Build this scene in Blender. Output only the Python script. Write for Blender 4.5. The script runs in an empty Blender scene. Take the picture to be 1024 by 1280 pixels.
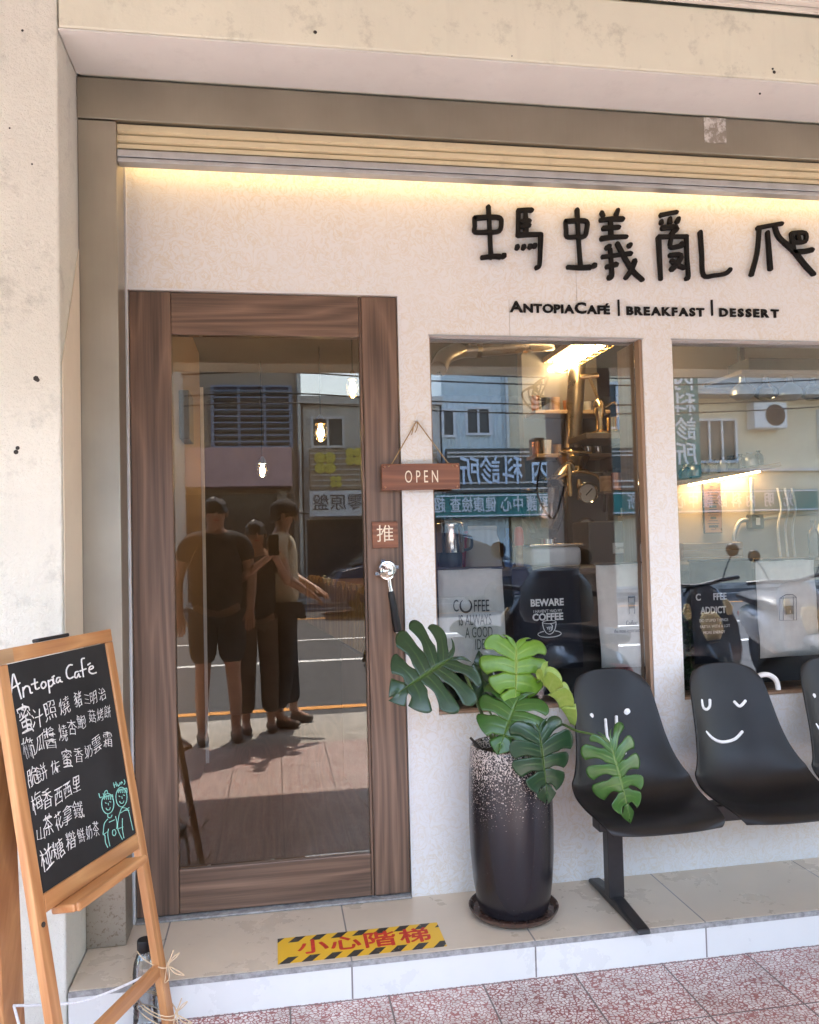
import bpy, bmesh, math, random
from mathutils import Vector, Matrix, Euler
random.seed(7)
sc = bpy.context.scene
COL = sc.collection
PI = math.pi

# ---------------------------------------------------------------- camera
RX = Vector((0.986217007532102, -0.16354628763931833, -0.025072412205916467))
UPV = Vector((0.01887872669504403, -0.03931629092455284, 0.9990484587577871))
FW = Vector((0.16437642085408682, 0.9857519165932843, 0.03568684911654229))
CAM = Vector((0.0, -2.84444, 1.38066))
cd = bpy.data.cameras.new('camera'); cam = bpy.data.objects.new('camera', cd); COL.objects.link(cam)
m = Matrix.Identity(4)
for i in range(3):
    m[i][0] = RX[i]; m[i][1] = UPV[i]; m[i][2] = -FW[i]; m[i][3] = CAM[i]
cam.matrix_world = m
cd.sensor_fit = 'HORIZONTAL'; cd.sensor_width = 36; cd.lens = 36
cd.clip_start = 0.05; cd.clip_end = 2000
sc.camera = cam

# ---------------------------------------------------------------- light
SUN = Vector((0.07, -0.485, 0.87)).normalized()
EL = math.asin(SUN.z); ROT = math.atan2(SUN.x, SUN.y)
w = bpy.data.worlds.new('World'); sc.world = w; w.use_nodes = True
nt = w.node_tree; bg = nt.nodes['Background']
sky = nt.nodes.new('ShaderNodeTexSky'); sky.sky_type = 'NISHITA'; sky.sun_disc = False
sky.sun_elevation = EL; sky.sun_rotation = ROT; sky.air_density = 1.2; sky.dust_density = 1.5
nt.links.new(sky.outputs[0], bg.inputs[0]); bg.inputs[1].default_value = 0.15
sl = bpy.data.lights.new('sun', 'SUN'); sl.energy = 2.8; sl.angle = math.radians(0.53); sl.color = (1, .98, .95)
so = bpy.data.objects.new('sun', sl); COL.objects.link(so); so.location = (2, -6, 12)
so.rotation_euler = SUN.to_track_quat('Z', 'Y').to_euler()
vs = sc.view_settings
vs.view_transform = 'Standard'; vs.look = 'None'; vs.gamma = 1; vs.exposure = 3.1
vs.use_curve_mapping = False
cy = sc.cycles
try:
    cy.use_denoising = True; cy.denoiser = 'OPENIMAGEDENOISE'
    cy.max_bounces = 10; cy.transparent_max_bounces = 16; cy.caustics_reflective = False; cy.caustics_refractive = False
    cy.sample_clamp_indirect = 6
except Exception:
    pass

GZ, SZ = 0.04, 0.15       # arcade floor, step top

def ray(px, py):
    return (FW + RX * ((px - 512) / 1024) + UPV * ((640 - py) / 1024))
def at(px, py, ax, val):
    "point of the place that the photograph shows at px,py on the plane axis=val"
    d = ray(px, py); t = (val - CAM[ax]) / d[ax]
    return CAM + d * t
def ay(px, py, y=0.0): return at(px, py, 1, y)
def az(px, py, z=SZ): return at(px, py, 2, z)
def mir(px, py, ax, val, G=0.04):
    "same for a point seen reflected in the shop glass"
    d = ray(px, py); d = Vector((d.x, -d.y, d.z)); c = Vector((CAM.x, 2 * G - CAM.y, CAM.z))
    t = (val - c[ax]) / d[ax]
    return c + d * t

# ---------------------------------------------------------------- materials
def new_mat(name):
    mt = bpy.data.materials.new(name); mt.use_nodes = True
    return mt, mt.node_tree, mt.node_tree.nodes['Principled BSDF']
def nd(nt, t, **kw):
    n = nt.nodes.new('ShaderNode' + t)
    for k, v in kw.items():
        if k in n.inputs and not hasattr(n, k): n.inputs[k].default_value = v
        else: setattr(n, k, v)
    return n
def setin(n, **kw):
    for k, v in kw.items(): n.inputs[k.replace('_', ' ')].default_value = v
def rgb(*c): return (c[0], c[1], c[2], 1)
def ramp(nt, src, stops, interp='LINEAR'):
    r = nt.nodes.new('ShaderNodeValToRGB'); r.color_ramp.interpolation = interp
    e = r.color_ramp.elements
    while len(e) > 2: e.remove(e[-1])
    e[0].position, e[0].color = stops[0][0], rgb(*stops[0][1])
    e[1].position, e[1].color = stops[1][0], rgb(*stops[1][1])
    for p, c in stops[2:]:
        x = e.new(p); x.color = rgb(*c)
    nt.links.new(src, r.inputs[0]); return r.outputs[0]
def coords(nt, scale=(1, 1, 1), rot=(0, 0, 0), loc=(0, 0, 0)):
    t = nt.nodes.new('ShaderNodeTexCoord'); mp = nt.nodes.new('ShaderNodeMapping')
    mp.inputs['Scale'].default_value = scale; mp.inputs['Rotation'].default_value = rot; mp.inputs['Location'].default_value = loc
    nt.links.new(t.outputs['Object'], mp.inputs[0]); return mp.outputs[0]
def noise(nt, vec, scale, detail=3, rough=.5, dist=0):
    n = nt.nodes.new('ShaderNodeTexNoise')
    setin(n, Scale=scale, Detail=detail, Roughness=rough, Distortion=dist)
    nt.links.new(vec, n.inputs['Vector']); return n.outputs['Fac']
def mixc(nt, fac, a, b, mode='MIX'):
    n = nt.nodes.new('ShaderNodeMix'); n.data_type = 'RGBA'; n.blend_type = mode
    if isinstance(fac, (int, float)): n.inputs[0].default_value = fac
    else: nt.links.new(fac, n.inputs[0])
    for s, v in ((6, a), (7, b)):
        if isinstance(v, (tuple, list)): n.inputs[s].default_value = rgb(*v)
        else: nt.links.new(v, n.inputs[s])
    return n.outputs[2]
def math_(nt, op, a, b=0.0, c=0.0, clamp=False):
    n = nt.nodes.new('ShaderNodeMath'); n.operation = op; n.use_clamp = clamp
    for i, v in enumerate((a, b, c)):
        if isinstance(v, (int, float)): n.inputs[i].default_value = v
        else: nt.links.new(v, n.inputs[i])
    return n.outputs[0]
def sep(nt, vec):
    n = nt.nodes.new('ShaderNodeSeparateXYZ'); nt.links.new(vec, n.inputs[0]); return n.outputs
def bump(nt, bs, h, strength=.3, dist=.01):
    b = nt.nodes.new('ShaderNodeBump'); setin(b, Strength=strength, Distance=dist)
    nt.links.new(h, b.inputs['Height']); nt.links.new(b.outputs[0], bs.inputs['Normal'])

def plain(name, col, rough=.5, metal=0.0, var=.12, scale=14, coat=0.0, bmp=0.0, emit=None):
    "one base colour with a little tonal unevenness and uneven gloss"
    mt, nt, bs = new_mat(name)
    v = coords(nt); n = noise(nt, v, scale, 4, .6)
    lo = tuple(c * (1 - var) for c in col); hi = tuple(min(1, c * (1 + var)) for c in col)
    nt.links.new(ramp(nt, n, [(.3, lo), (.7, hi)]), bs.inputs['Base Color'])
    r = math_(nt, 'MULTIPLY_ADD', n, .2, max(.02, rough - .1), clamp=True)
    nt.links.new(r, bs.inputs['Roughness']); bs.inputs['Metallic'].default_value = metal
    bs.inputs['Coat Weight'].default_value = coat
    if bmp: bump(nt, bs, noise(nt, v, scale * 8, 3), bmp, .004)
    if emit:
        bs.inputs['Emission Color'].default_value = rgb(*emit[0]); bs.inputs['Emission Strength'].default_value = emit[1]
    return mt

def wood(name, dark, light, axis='z', ring=26, rough=.45, stretch=.1, fibre=1.0, coat=0.0, seed=0):
    "grain running along one axis: wavy growth rings plus fine pores"
    mt, nt, bs = new_mat(name)
    s = {'x': (stretch, 1, 1), 'y': (1, stretch, 1), 'z': (1, 1, stretch)}[axis]
    v = coords(nt, s, loc=(seed, seed * .7, seed * 1.3))
    o = nt.nodes.new('ShaderNodeObjectInfo')
    cmb = nt.nodes.new('ShaderNodeCombineXYZ'); nt.links.new(math_(nt, 'MULTIPLY', o.outputs['Random'], 9), cmb.inputs[0]); nt.links.new(math_(nt, 'MULTIPLY', o.outputs['Random'], 5), cmb.inputs[2])
    va = nt.nodes.new('ShaderNodeVectorMath'); va.operation = 'ADD'; nt.links.new(v, va.inputs[0]); nt.links.new(cmb.outputs[0], va.inputs[1]); v = va.outputs[0]
    n1 = noise(nt, v, 5.0, 2, .45)
    r = math_(nt, 'FRACT', math_(nt, 'MULTIPLY', n1, ring))
    tri = math_(nt, 'ABSOLUTE', math_(nt, 'SUBTRACT', math_(nt, 'MULTIPLY', r, 2), 1))
    sf = {'x': (.02, 1, 1), 'y': (1, .02, 1), 'z': (1, 1, .02)}[axis]
    vf = coords(nt, sf)
    n2 = noise(nt, vf, 120, 3, .7); n3 = noise(nt, vf, 34, 3, .65)
    f = math_(nt, 'MULTIPLY_ADD', math_(nt, 'POWER', tri, 1.6), .32, math_(nt, 'MULTIPLY_ADD', n2, .6 * fibre, math_(nt, 'MULTIPLY', n3, .7)))
    f = math_(nt, 'SUBTRACT', f, .27)
    nt.links.new(ramp(nt, f, [(.15, dark), (.85, light)]), bs.inputs['Base Color'])
    bs.inputs['Roughness'].default_value = rough; bs.inputs['Coat Weight'].default_value = coat
    bump(nt, bs, f, .15, .002)
    return mt

M = {}
WAL_D, WAL_L = (.050, .030, .020), (.25, .15, .10)
M['walnut_v'] = wood('walnut upright grain', WAL_D, WAL_L, 'z', 15, .42, .08)
M['walnut_h'] = wood('walnut level grain', WAL_D, WAL_L, 'x', 15, .42, .08, seed=3)
M['pine_v'] = wood('varnished pine', (.40, .17, .06), (.70, .38, .16), 'z', 14, .35, .10, .5, coat=.2)
M['pine_x'] = wood('varnished pine rail', (.40, .17, .06), (.70, .38, .16), 'x', 14, .35, .10, .5, coat=.2, seed=2)
M['redwood'] = wood('red brown sign wood', (.13, .046, .022), (.33, .13, .062), 'x', 16, .4, .1, .7)
M['lightwood'] = wood('light shelf wood', (.34, .2, .1), (.6, .4, .22), 'x', 16, .5, .1, .5)
M['liner'] = wood('window liner wood', (.3, .19, .12), (.46, .32, .22), 'z', 12, .5, .1, .5)
M['bamboo'] = wood('bamboo slats', (.35, .2, .06), (.62, .40, .15), 'z', 8, .4, .1, .6)
M['floorwood'] = wood('floor boards', (.10, .055, .03), (.22, .13, .075), 'y', 14, .35, .1, .6)

def mat_wallpaper():
    mt, nt, bs = new_mat('textured cream wallpaper')
    v = coords(nt); a = noise(nt, v, 21, 2.5, .5, 2.6); b = noise(nt, v, 70, 3, .6, 1.2); c = noise(nt, v, 3.2, 3)
    l = math_(nt, 'ABSOLUTE', math_(nt, 'SUBTRACT', a, .5))
    k = math_(nt, 'SUBTRACT', 1, math_(nt, 'MULTIPLY', l, 11), clamp=True)
    k = math_(nt, 'MULTIPLY', k, math_(nt, 'MULTIPLY_ADD', b, 2.4, -.5, clamp=True))
    k = math_(nt, 'MULTIPLY', k, math_(nt, 'MULTIPLY_ADD', c, 1.5, .02, clamp=True))
    nt.links.new(mixc(nt, k, (.75, .74, .725), (.68, .60, .48)), bs.inputs['Base Color'])
    bs.inputs['Roughness'].default_value = .55
    bump(nt, bs, math_(nt, 'ADD', math_(nt, 'MULTIPLY', k, .6), math_(nt, 'MULTIPLY', b, .5)), .25, .003)
    return mt
M['wallpaper'] = mat_wallpaper()

def mat_plaster(name, col, rough_h=.5, stain=.25, sc_=70):
    mt, nt, bs = new_mat(name)
    v = coords(nt); g = noise(nt, v, sc_, 5, .65); big = noise(nt, v, 2.3, 5, .6); sp = noise(nt, v, 9, 6, .75)
    c1 = ramp(nt, big, [(.3, tuple(x * .9 for x in col)), (.65, col)])
    dirt = ramp(nt, sp, [(.55, (0, 0, 0)), (.74, (1, 1, 1))])
    dr = nt.nodes.new('ShaderNodeRGBToBW'); nt.links.new(dirt, dr.inputs[0])
    vv = coords(nt, (6, 6, .8)); streak = noise(nt, vv, 3, 4, .6)
    st = math_(nt, 'MULTIPLY', math_(nt, 'MULTIPLY_ADD', streak, 3, -1.6, clamp=True), stain * .5)
    c1 = mixc(nt, st, c1, tuple(x * .62 for x in col))
    nt.links.new(mixc(nt, math_(nt, 'MULTIPLY', dr.outputs[0], stain), c1, tuple(x * .45 for x in col)), bs.inputs['Base Color'])
    bs.inputs['Roughness'].default_value = .85
    bump(nt, bs, math_(nt, 'ADD', g, math_(nt, 'MULTIPLY', sp, .5)), rough_h, .006)
    return mt
M['roughcast'] = mat_plaster('roughcast cream paint', (.775, .755, .665), 1.0, .5, 95)
M['beampaint'] = mat_plaster('cream beam paint', (.76, .735, .60), .25, .55, 30)
M['whitepaint'] = mat_plaster('white soffit paint', (.74, .72, .67), .1, .15, 40)
M['ceil'] = mat_plaster('arcade ceiling paint', (.72, .68, .6), .1, .2, 40)
M['revealbeige'] = mat_plaster('beige reveal tone', (.78, .68, .54), .1, .1, 40)

def mat_steel(name, col, rust):
    mt, nt, bs = new_mat(name)
    v = coords(nt, (1, 1, .06)); n = noise(nt, v, 120, 4, .6); vb = coords(nt); big = noise(nt, vb, 3, 4)
    c = ramp(nt, big, [(.3, tuple(x * .78 for x in col)), (.7, col)])
    z = sep(nt, coords(nt))[2]
    sp = noise(nt, vb, 85, 3, .7)
    lowz = math_(nt, 'SUBTRACT', 1, math_(nt, 'MULTIPLY', math_(nt, 'SUBTRACT', z, .15), 3.2), clamp=True)
    m_ = math_(nt, 'MULTIPLY', math_(nt, 'MULTIPLY_ADD', sp, 9, -4.9, clamp=True), math_(nt, 'MULTIPLY', lowz, rust))
    nt.links.new(mixc(nt, m_, c, (.12, .075, .04)), bs.inputs['Base Color'])
    nt.links.new(math_(nt, 'SUBTRACT', .85, math_(nt, 'MULTIPLY', m_, .7)), bs.inputs['Metallic'])
    nt.links.new(math_(nt, 'MULTIPLY_ADD', n, .25, .3), bs.inputs['Roughness'])
    bump(nt, bs, n, .06, .002)
    return mt
M['steel'] = mat_steel('dull brushed steel', (.44, .40, .33), .9)
M['steel2'] = mat_steel('dull steel header', (.40, .36, .29), 0)
M['shutter'] = mat_plaster('cream shutter enamel', (.72, .60, .38), .05, .35, 20)
M['alu'] = plain('grey aluminium', (.5, .5, .5), .4, .8)

def mat_terrazzo():
    mt, nt, bs = new_mat('red terrazzo tiles')
    v = coords(nt); s = sep(nt, v)
    p = .288
    gx = math_(nt, 'DIVIDE', math_(nt, 'SUBTRACT', s[0], .022), p); gy = math_(nt, 'DIVIDE', math_(nt, 'ADD', s[1], .68), p)
    fx = math_(nt, 'FRACT', gx); fy = math_(nt, 'FRACT', gy)
    ex = math_(nt, 'MINIMUM', fx, math_(nt, 'SUBTRACT', 1, fx)); ey = math_(nt, 'MINIMUM', fy, math_(nt, 'SUBTRACT', 1, fy))
    joint = math_(nt, 'LESS_THAN', math_(nt, 'MINIMUM', ex, ey), .009)
    cm = nt.nodes.new('ShaderNodeCombineXYZ'); nt.links.new(math_(nt, 'FLOOR', gx), cm.inputs[0]); nt.links.new(math_(nt, 'FLOOR', gy), cm.inputs[1])
    wn = nt.nodes.new('ShaderNodeTexWhiteNoise'); wn.noise_dimensions = '2D'; nt.links.new(cm.outputs[0], wn.inputs['Vector'])
    vo = nt.nodes.new('ShaderNodeTexVoronoi'); vo.feature = 'DISTANCE_TO_EDGE'; setin(vo, Scale=84, Randomness=1)
    warp = noise(nt, v, 40, 2)
    va = nt.nodes.new('ShaderNodeVectorMath'); va.operation = 'ADD'
    cmb = nt.nodes.new('ShaderNodeCombineXYZ'); nt.links.new(math_(nt, 'MULTIPLY', warp, .02), cmb.inputs[0]); nt.links.new(v, va.inputs[0]); nt.links.new(cmb.outputs[0], va.inputs[1])
    nt.links.new(va.outputs[0], vo.inputs['Vector'])
    vc = nt.nodes.new('ShaderNodeTexVoronoi'); vc.feature = 'F1'; setin(vc, Scale=84, Randomness=1); nt.links.new(va.outputs[0], vc.inputs['Vector'])
    th = math_(nt, 'MULTIPLY_ADD', noise(nt, v, 30, 2), .24, -.035)
    chip = math_(nt, 'MULTIPLY', math_(nt, 'SUBTRACT', vo.outputs['Distance'], th), 30, clamp=True)
    sc3 = sep(nt, vc.outputs['Color'])
    binder = mixc(nt, wn.outputs['Value'], (.24, .05, .045), (.36, .13, .115))
    chipc = mixc(nt, sc3[0], (.60, .53, .50), (.78, .73, .70))
    c = mixc(nt, chip, binder, chipc)
    c = mixc(nt, joint, c, (.12, .09, .085))
    dirt = noise(nt, v, 4, 5, .65)
    c = mixc(nt, math_(nt, 'MULTIPLY_ADD', dirt, 1.2, -.5, clamp=True), c, (.16, .12, .10))
    nt.links.new(c, bs.inputs['Base Color']); nt.links.new(math_(nt, 'MULTIPLY_ADD', dirt, .4, .2), bs.inputs['Roughness'])
    bump(nt, bs, math_(nt, 'SUBTRACT', 1, joint), .3, .002)
    return mt
M['terrazzo'] = mat_terrazzo()

def mat_step(name, base, stain):
    mt, nt, bs = new_mat(name)
    v = coords(nt); s = sep(nt, v)
    g = math_(nt, 'DIVIDE', math_(nt, 'SUBTRACT', s[0], .204), .5625)
    fx = math_(nt, 'FRACT', g); ex = math_(nt, 'MINIMUM', fx, math_(nt, 'SUBTRACT', 1, fx))
    joint = math_(nt, 'LESS_THAN', ex, .0045)
    wn = nt.nodes.new('ShaderNodeTexWhiteNoise'); wn.noise_dimensions = '1D'; nt.links.new(math_(nt, 'FLOOR', g), wn.inputs['W'])
    n = noise(nt, v, 5, 6, .65); n2 = noise(nt, coords(nt, (1, 3, 1)), 18, 5, .7)
    c = mixc(nt, math_(nt, 'MULTIPLY_ADD', n, 1.6, -.35, clamp=True), tuple(x * stain for x in base), base)
    c = mixc(nt, math_(nt, 'MULTIPLY_ADD', n2, 2.2, -1.35, clamp=True), c, tuple(x * .85 for x in base))
    c = mixc(nt, math_(nt, 'MULTIPLY', wn.outputs['Value'], .22), c, tuple(x * .72 for x in base))
    c = mixc(nt, joint, c, (.22, .2, .185))
    nt.links.new(c, bs.inputs['Base Color']); nt.links.new(math_(nt, 'MULTIPLY_ADD', n, .35, .12), bs.inputs['Roughness'])
    bump(nt, bs, math_(nt, 'SUBTRACT', 1, joint), .3, .002)
    return mt
M['step'] = mat_step('cream step tiles', (.68, .57, .44), .84)
M['riser'] = mat_step('pale riser tiles', (.79, .79, .765), .92)
M['grout'] = plain('grey chipped grout', (.33, .32, .31), .9, var=.35, scale=60, bmp=.5)
M['cement'] = plain('worn cement', (.42, .40, .37), .9, var=.25, scale=5, bmp=.4)
M['asphalt'] = plain('asphalt', (.055, .056, .06), .85, var=.3, scale=9, bmp=.5)
M['roadwhite'] = plain('road paint white', (.75, .75, .72), .7, scale=20)
M['roadorange'] = plain('road paint orange', (.75, .32, .05), .7, scale=20)

def mat_glass(name='window glass', add=.055, tint=(.95, .97, 1, 1)):
    mt = bpy.data.materials.new(name); mt.use_nodes = True; nt = mt.node_tree; nt.nodes.clear()
    o = nt.nodes.new('ShaderNodeOutputMaterial'); mx = nt.nodes.new('ShaderNodeMixShader')
    t = nt.nodes.new('ShaderNodeBsdfTransparent'); t.inputs[0].default_value = (.985, .985, .98, 1)
    g = nt.nodes.new('ShaderNodeBsdfGlossy'); g.inputs['Roughness'].default_value = 0.0; g.inputs[0].default_value = tint
    f = nt.nodes.new('ShaderNodeFresnel'); f.inputs[0].default_value = 1.5
    nt.links.new(math_(nt, 'ADD', f.outputs[0], add), mx.inputs[0]); nt.links.new(t.outputs[0], mx.inputs[1]); nt.links.new(g.outputs[0], mx.inputs[2]); nt.links.new(mx.outputs[0], o.inputs[0])
    return mt
M['glass'] = mat_glass()
M['doorglass'] = mat_glass('bronze tinted door glass', .012, (1, .90, .78, 1))
def mat_clear(name, tint, refl=.02):
    mt = bpy.data.materials.new(name); mt.use_nodes = True; nt = mt.node_tree; nt.nodes.clear()
    o = nt.nodes.new('ShaderNodeOutputMaterial'); mx = nt.nodes.new('ShaderNodeMixShader')
    t = nt.nodes.new('ShaderNodeBsdfTransparent'); t.inputs[0].default_value = rgb(*tint)
    g = nt.nodes.new('ShaderNodeBsdfGlossy'); g.inputs['Roughness'].default_value = .05
    f = nt.nodes.new('ShaderNodeFresnel'); f.inputs[0].default_value = 1.5
    nt.links.new(math_(nt, 'ADD', f.outputs[0], refl), mx.inputs[0]); nt.links.new(t.outputs[0], mx.inputs[1]); nt.links.new(g.outputs[0], mx.inputs[2]); nt.links.new(mx.outputs[0], o.inputs[0])
    return mt
M['clearplastic'] = mat_clear('clear plastic', (.86, .89, .91), .06)
M['hopper'] = mat_clear('smoked hopper plastic', (.72, .66, .56), .08)

M['black'] = plain('matt black plastic', (.009, .0082, .0088), .44, scale=7, var=.3)
M['black'].node_tree.nodes['Principled BSDF'].inputs['Specular IOR Level'].default_value = .36
M['blackmetal'] = plain('black powder coat', (.018, .017, .018), .38, scale=40, var=.2)
M['letter'] = plain('black raised letters', (.010, .009, .0085), .8)
M['letter'].node_tree.nodes['Principled BSDF'].inputs['Specular IOR Level'].default_value = .2
M['whiteprint'] = plain('white marker paint', (.82, .82, .80), .55, var=.05)
M['slate'] = plain('chalkboard slate', (.015, .0145, .0145), .8, var=.7, scale=4)
M['chalk'] = plain('white chalk', (.78, .76, .73), .9, var=.22, scale=160)
M['mint'] = plain('mint chalk', (.28, .62, .52), .9, var=.25, scale=160)
M['chrome'] = plain('polished chrome', (.75, .74, .72), .12, 1, var=.05)
M['brass'] = plain('warm brass', (.62, .43, .2), .22, 1, var=.1)
M['copper'] = plain('copper tin', (.52, .25, .14), .3, .9)
M['ironpipe'] = plain('bronze tinted duct', (.30, .23, .16), .3, .9)
M['canvas'] = plain('unbleached canvas', (.74, .71, .65), .9, var=.06, scale=40, bmp=.3)
M['darkcanvas'] = plain('navy black canvas', (.012, .014, .022), .9, var=.2, scale=60)
M['ink'] = plain('dark print ink', (.06, .06, .065), .8)
M['paleink'] = plain('pale print ink', (.66, .66, .66), .8)
M['trimwhite'] = plain('white trim', (.74, .74, .74), .4, var=.05)
M['trimdark'] = plain('dark brown gap', (.03, .025, .02), .7)
M['cord'] = plain('hemp cord', (.36, .24, .12), .9, scale=200)
M['twine'] = plain('pale jute twine', (.66, .50, .32), .9, scale=200)
M['rope'] = plain('white rope', (.72, .72, .72), .8, scale=200)
M['tagwood'] = plain('engraved lettering', (.80, .70, .54), .6)
M['soil'] = plain('potting soil', (.035, .025, .018), .95, var=.5, scale=60, bmp=.8)
M['saucer'] = plain('brown glazed saucer', (.075, .042, .032), .25, var=.35, scale=30)
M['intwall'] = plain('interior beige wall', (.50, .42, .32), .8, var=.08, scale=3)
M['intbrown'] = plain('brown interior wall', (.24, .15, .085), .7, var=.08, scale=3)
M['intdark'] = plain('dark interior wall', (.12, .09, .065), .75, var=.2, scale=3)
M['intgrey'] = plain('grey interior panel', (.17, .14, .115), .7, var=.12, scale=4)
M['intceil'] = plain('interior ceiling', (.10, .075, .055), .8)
M['cabinet'] = plain('charcoal cabinet', (.03, .03, .032), .5)
M['white'] = plain('white enamel', (.75, .74, .72), .35, var=.06)
M['redplastic'] = plain('red plastic', (.5, .03, .025), .35)
M['pink'] = plain('pink ribbon', (.55, .16, .2), .6)
M['glow_led'] = plain('warm led strip', (1, .8, .5), .5, emit=((1, .66, .27), 1.1))
M['glow_tube'] = plain('fluorescent tube', (1, .95, .8), .5, emit=((1, .80, .46), 6))
M['glow_bulb'] = plain('filament bulb', (1, .8, .5), .5, emit=((1, .66, .3), 26))
M['glow_shelf'] = plain('under shelf led', (1, .85, .5), .5, emit=((1, .72, .36), 10))
M['bulbglass'] = mat_clear('bulb glass', (.98, .9, .75), .05)
M['blueenamel'] = plain('blue enamel', (.06, .14, .3), .35)

def mat_pot():
    mt, nt, bs = new_mat('dark speckled glaze')
    v = coords(nt); z = sep(nt, v)[2]
    a = noise(nt, v, 200, 2, .6); b = noise(nt, v, 6, 3)
    d = math_(nt, 'MULTIPLY_ADD', z, 3.6, -.95); d = math_(nt, 'ADD', d, math_(nt, 'MULTIPLY_ADD', b, .8, -.4))
    d = math_(nt, 'MINIMUM', d, .85); d = math_(nt, 'MAXIMUM', d, 0)
    th = math_(nt, 'SUBTRACT', .74, math_(nt, 'MULTIPLY', d, .33))
    k = math_(nt, 'MULTIPLY', math_(nt, 'SUBTRACT', a, th), 13, clamp=True)
    nt.links.new(mixc(nt, k, (.016, .014, .017), (.55, .47, .42)), bs.inputs['Base Color'])
    bs.inputs['Roughness'].default_value = .27; bump(nt, bs, k, .15, .002)
    return mt
M['pot'] = mat_pot()

def mat_leaf(name, c1, c2, vein, rough=.28):
    mt, nt, bs = new_mat(name)
    uv = nt.nodes.new('ShaderNodeUVMap'); s = sep(nt, uv.outputs[0])
    dv = math_(nt, 'ABSOLUTE', math_(nt, 'SUBTRACT', s[0], .5))
    k = math_(nt, 'SUBTRACT', 1, math_(nt, 'MULTIPLY', dv, 11), clamp=True)
    k = math_(nt, 'MULTIPLY', k, math_(nt, 'SUBTRACT', 1, math_(nt, 'MULTIPLY', s[1], 1.1), clamp=True))
    rib = math_(nt, 'SUBTRACT', 1, math_(nt, 'MULTIPLY', s[1], 16), clamp=True)
    k = math_(nt, 'MAXIMUM', math_(nt, 'MULTIPLY', k, .55), rib)
    n = noise(nt, coords(nt), 9, 3)
    n = math_(nt, 'MULTIPLY_ADD', noise(nt, coords(nt), 60, 4, .7), .5, math_(nt, 'MULTIPLY', n, .5))
    cc = ramp(nt, n, [(.35, c1), (.65, c2)])
    nt.links.new(mixc(nt, k, cc, vein), bs.inputs['Base Color'])
    bs.inputs['Roughness'].default_value = rough
    bs.inputs['Transmission Weight'].default_value = 0
    bs.inputs['Subsurface Weight'].default_value = .0
    bump(nt, bs, math_(nt, 'SUBTRACT', 1, k), .35, .003)
    return mt
M['leaf_dark'] = mat_leaf('dark monstera leaf', (.009, .032, .011), (.017, .052, .017), (.08, .14, .035))
M['leaf_mid'] = mat_leaf('mid green monstera leaf', (.022, .075, .010), (.04, .115, .016), (.13, .22, .05))
M['leaf_light'] = mat_leaf('young monstera leaf', (.085, .19, .013), (.13, .26, .022), (.28, .38, .09), .35)
M['leaf_pale'] = mat_leaf('pale unfurling leaf', (.22, .33, .05), (.32, .42, .10), (.42, .48, .18), .4)
M['stalk'] = plain('green leaf stalk', (.07, .12, .03), .4, var=.3)
M['ivyleaf'] = plain('small dark leaves', (.02, .06, .02), .5, var=.5, scale=60)

def mat_sticker():
    mt, nt, bs = new_mat('hazard striped sticker')
    v = coords(nt); s = sep(nt, v)
    g = math_(nt, 'FRACT', math_(nt, 'DIVIDE', math_(nt, 'SUBTRACT', s[0], math_(nt, 'MULTIPLY', s[1], .75)), .066))
    st = math_(nt, 'LESS_THAN', g, .48)
    n = noise(nt, v, 55, 4, .7); wear = math_(nt, 'MULTIPLY_ADD', n, 14, -9.1, clamp=True)
    mid = math_(nt, 'LESS_THAN', math_(nt, 'ABSOLUTE', math_(nt, 'ADD', s[1], .282)), .045)
    st = math_(nt, 'MULTIPLY', st, math_(nt, 'SUBTRACT', 1, mid))
    c = mixc(nt, st, (.78, .46, .03), (.022, .02, .018))
    c = mixc(nt, wear, c, (.5, .42, .3)); nt.links.new(c, bs.inputs['Base Color']); bs.inputs['Roughness'].default_value = .5
    return mt
M['sticker'] = mat_sticker()
M['redink'] = plain('red sticker ink', (.52, .035, .02), .6, var=.3, scale=80)

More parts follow.
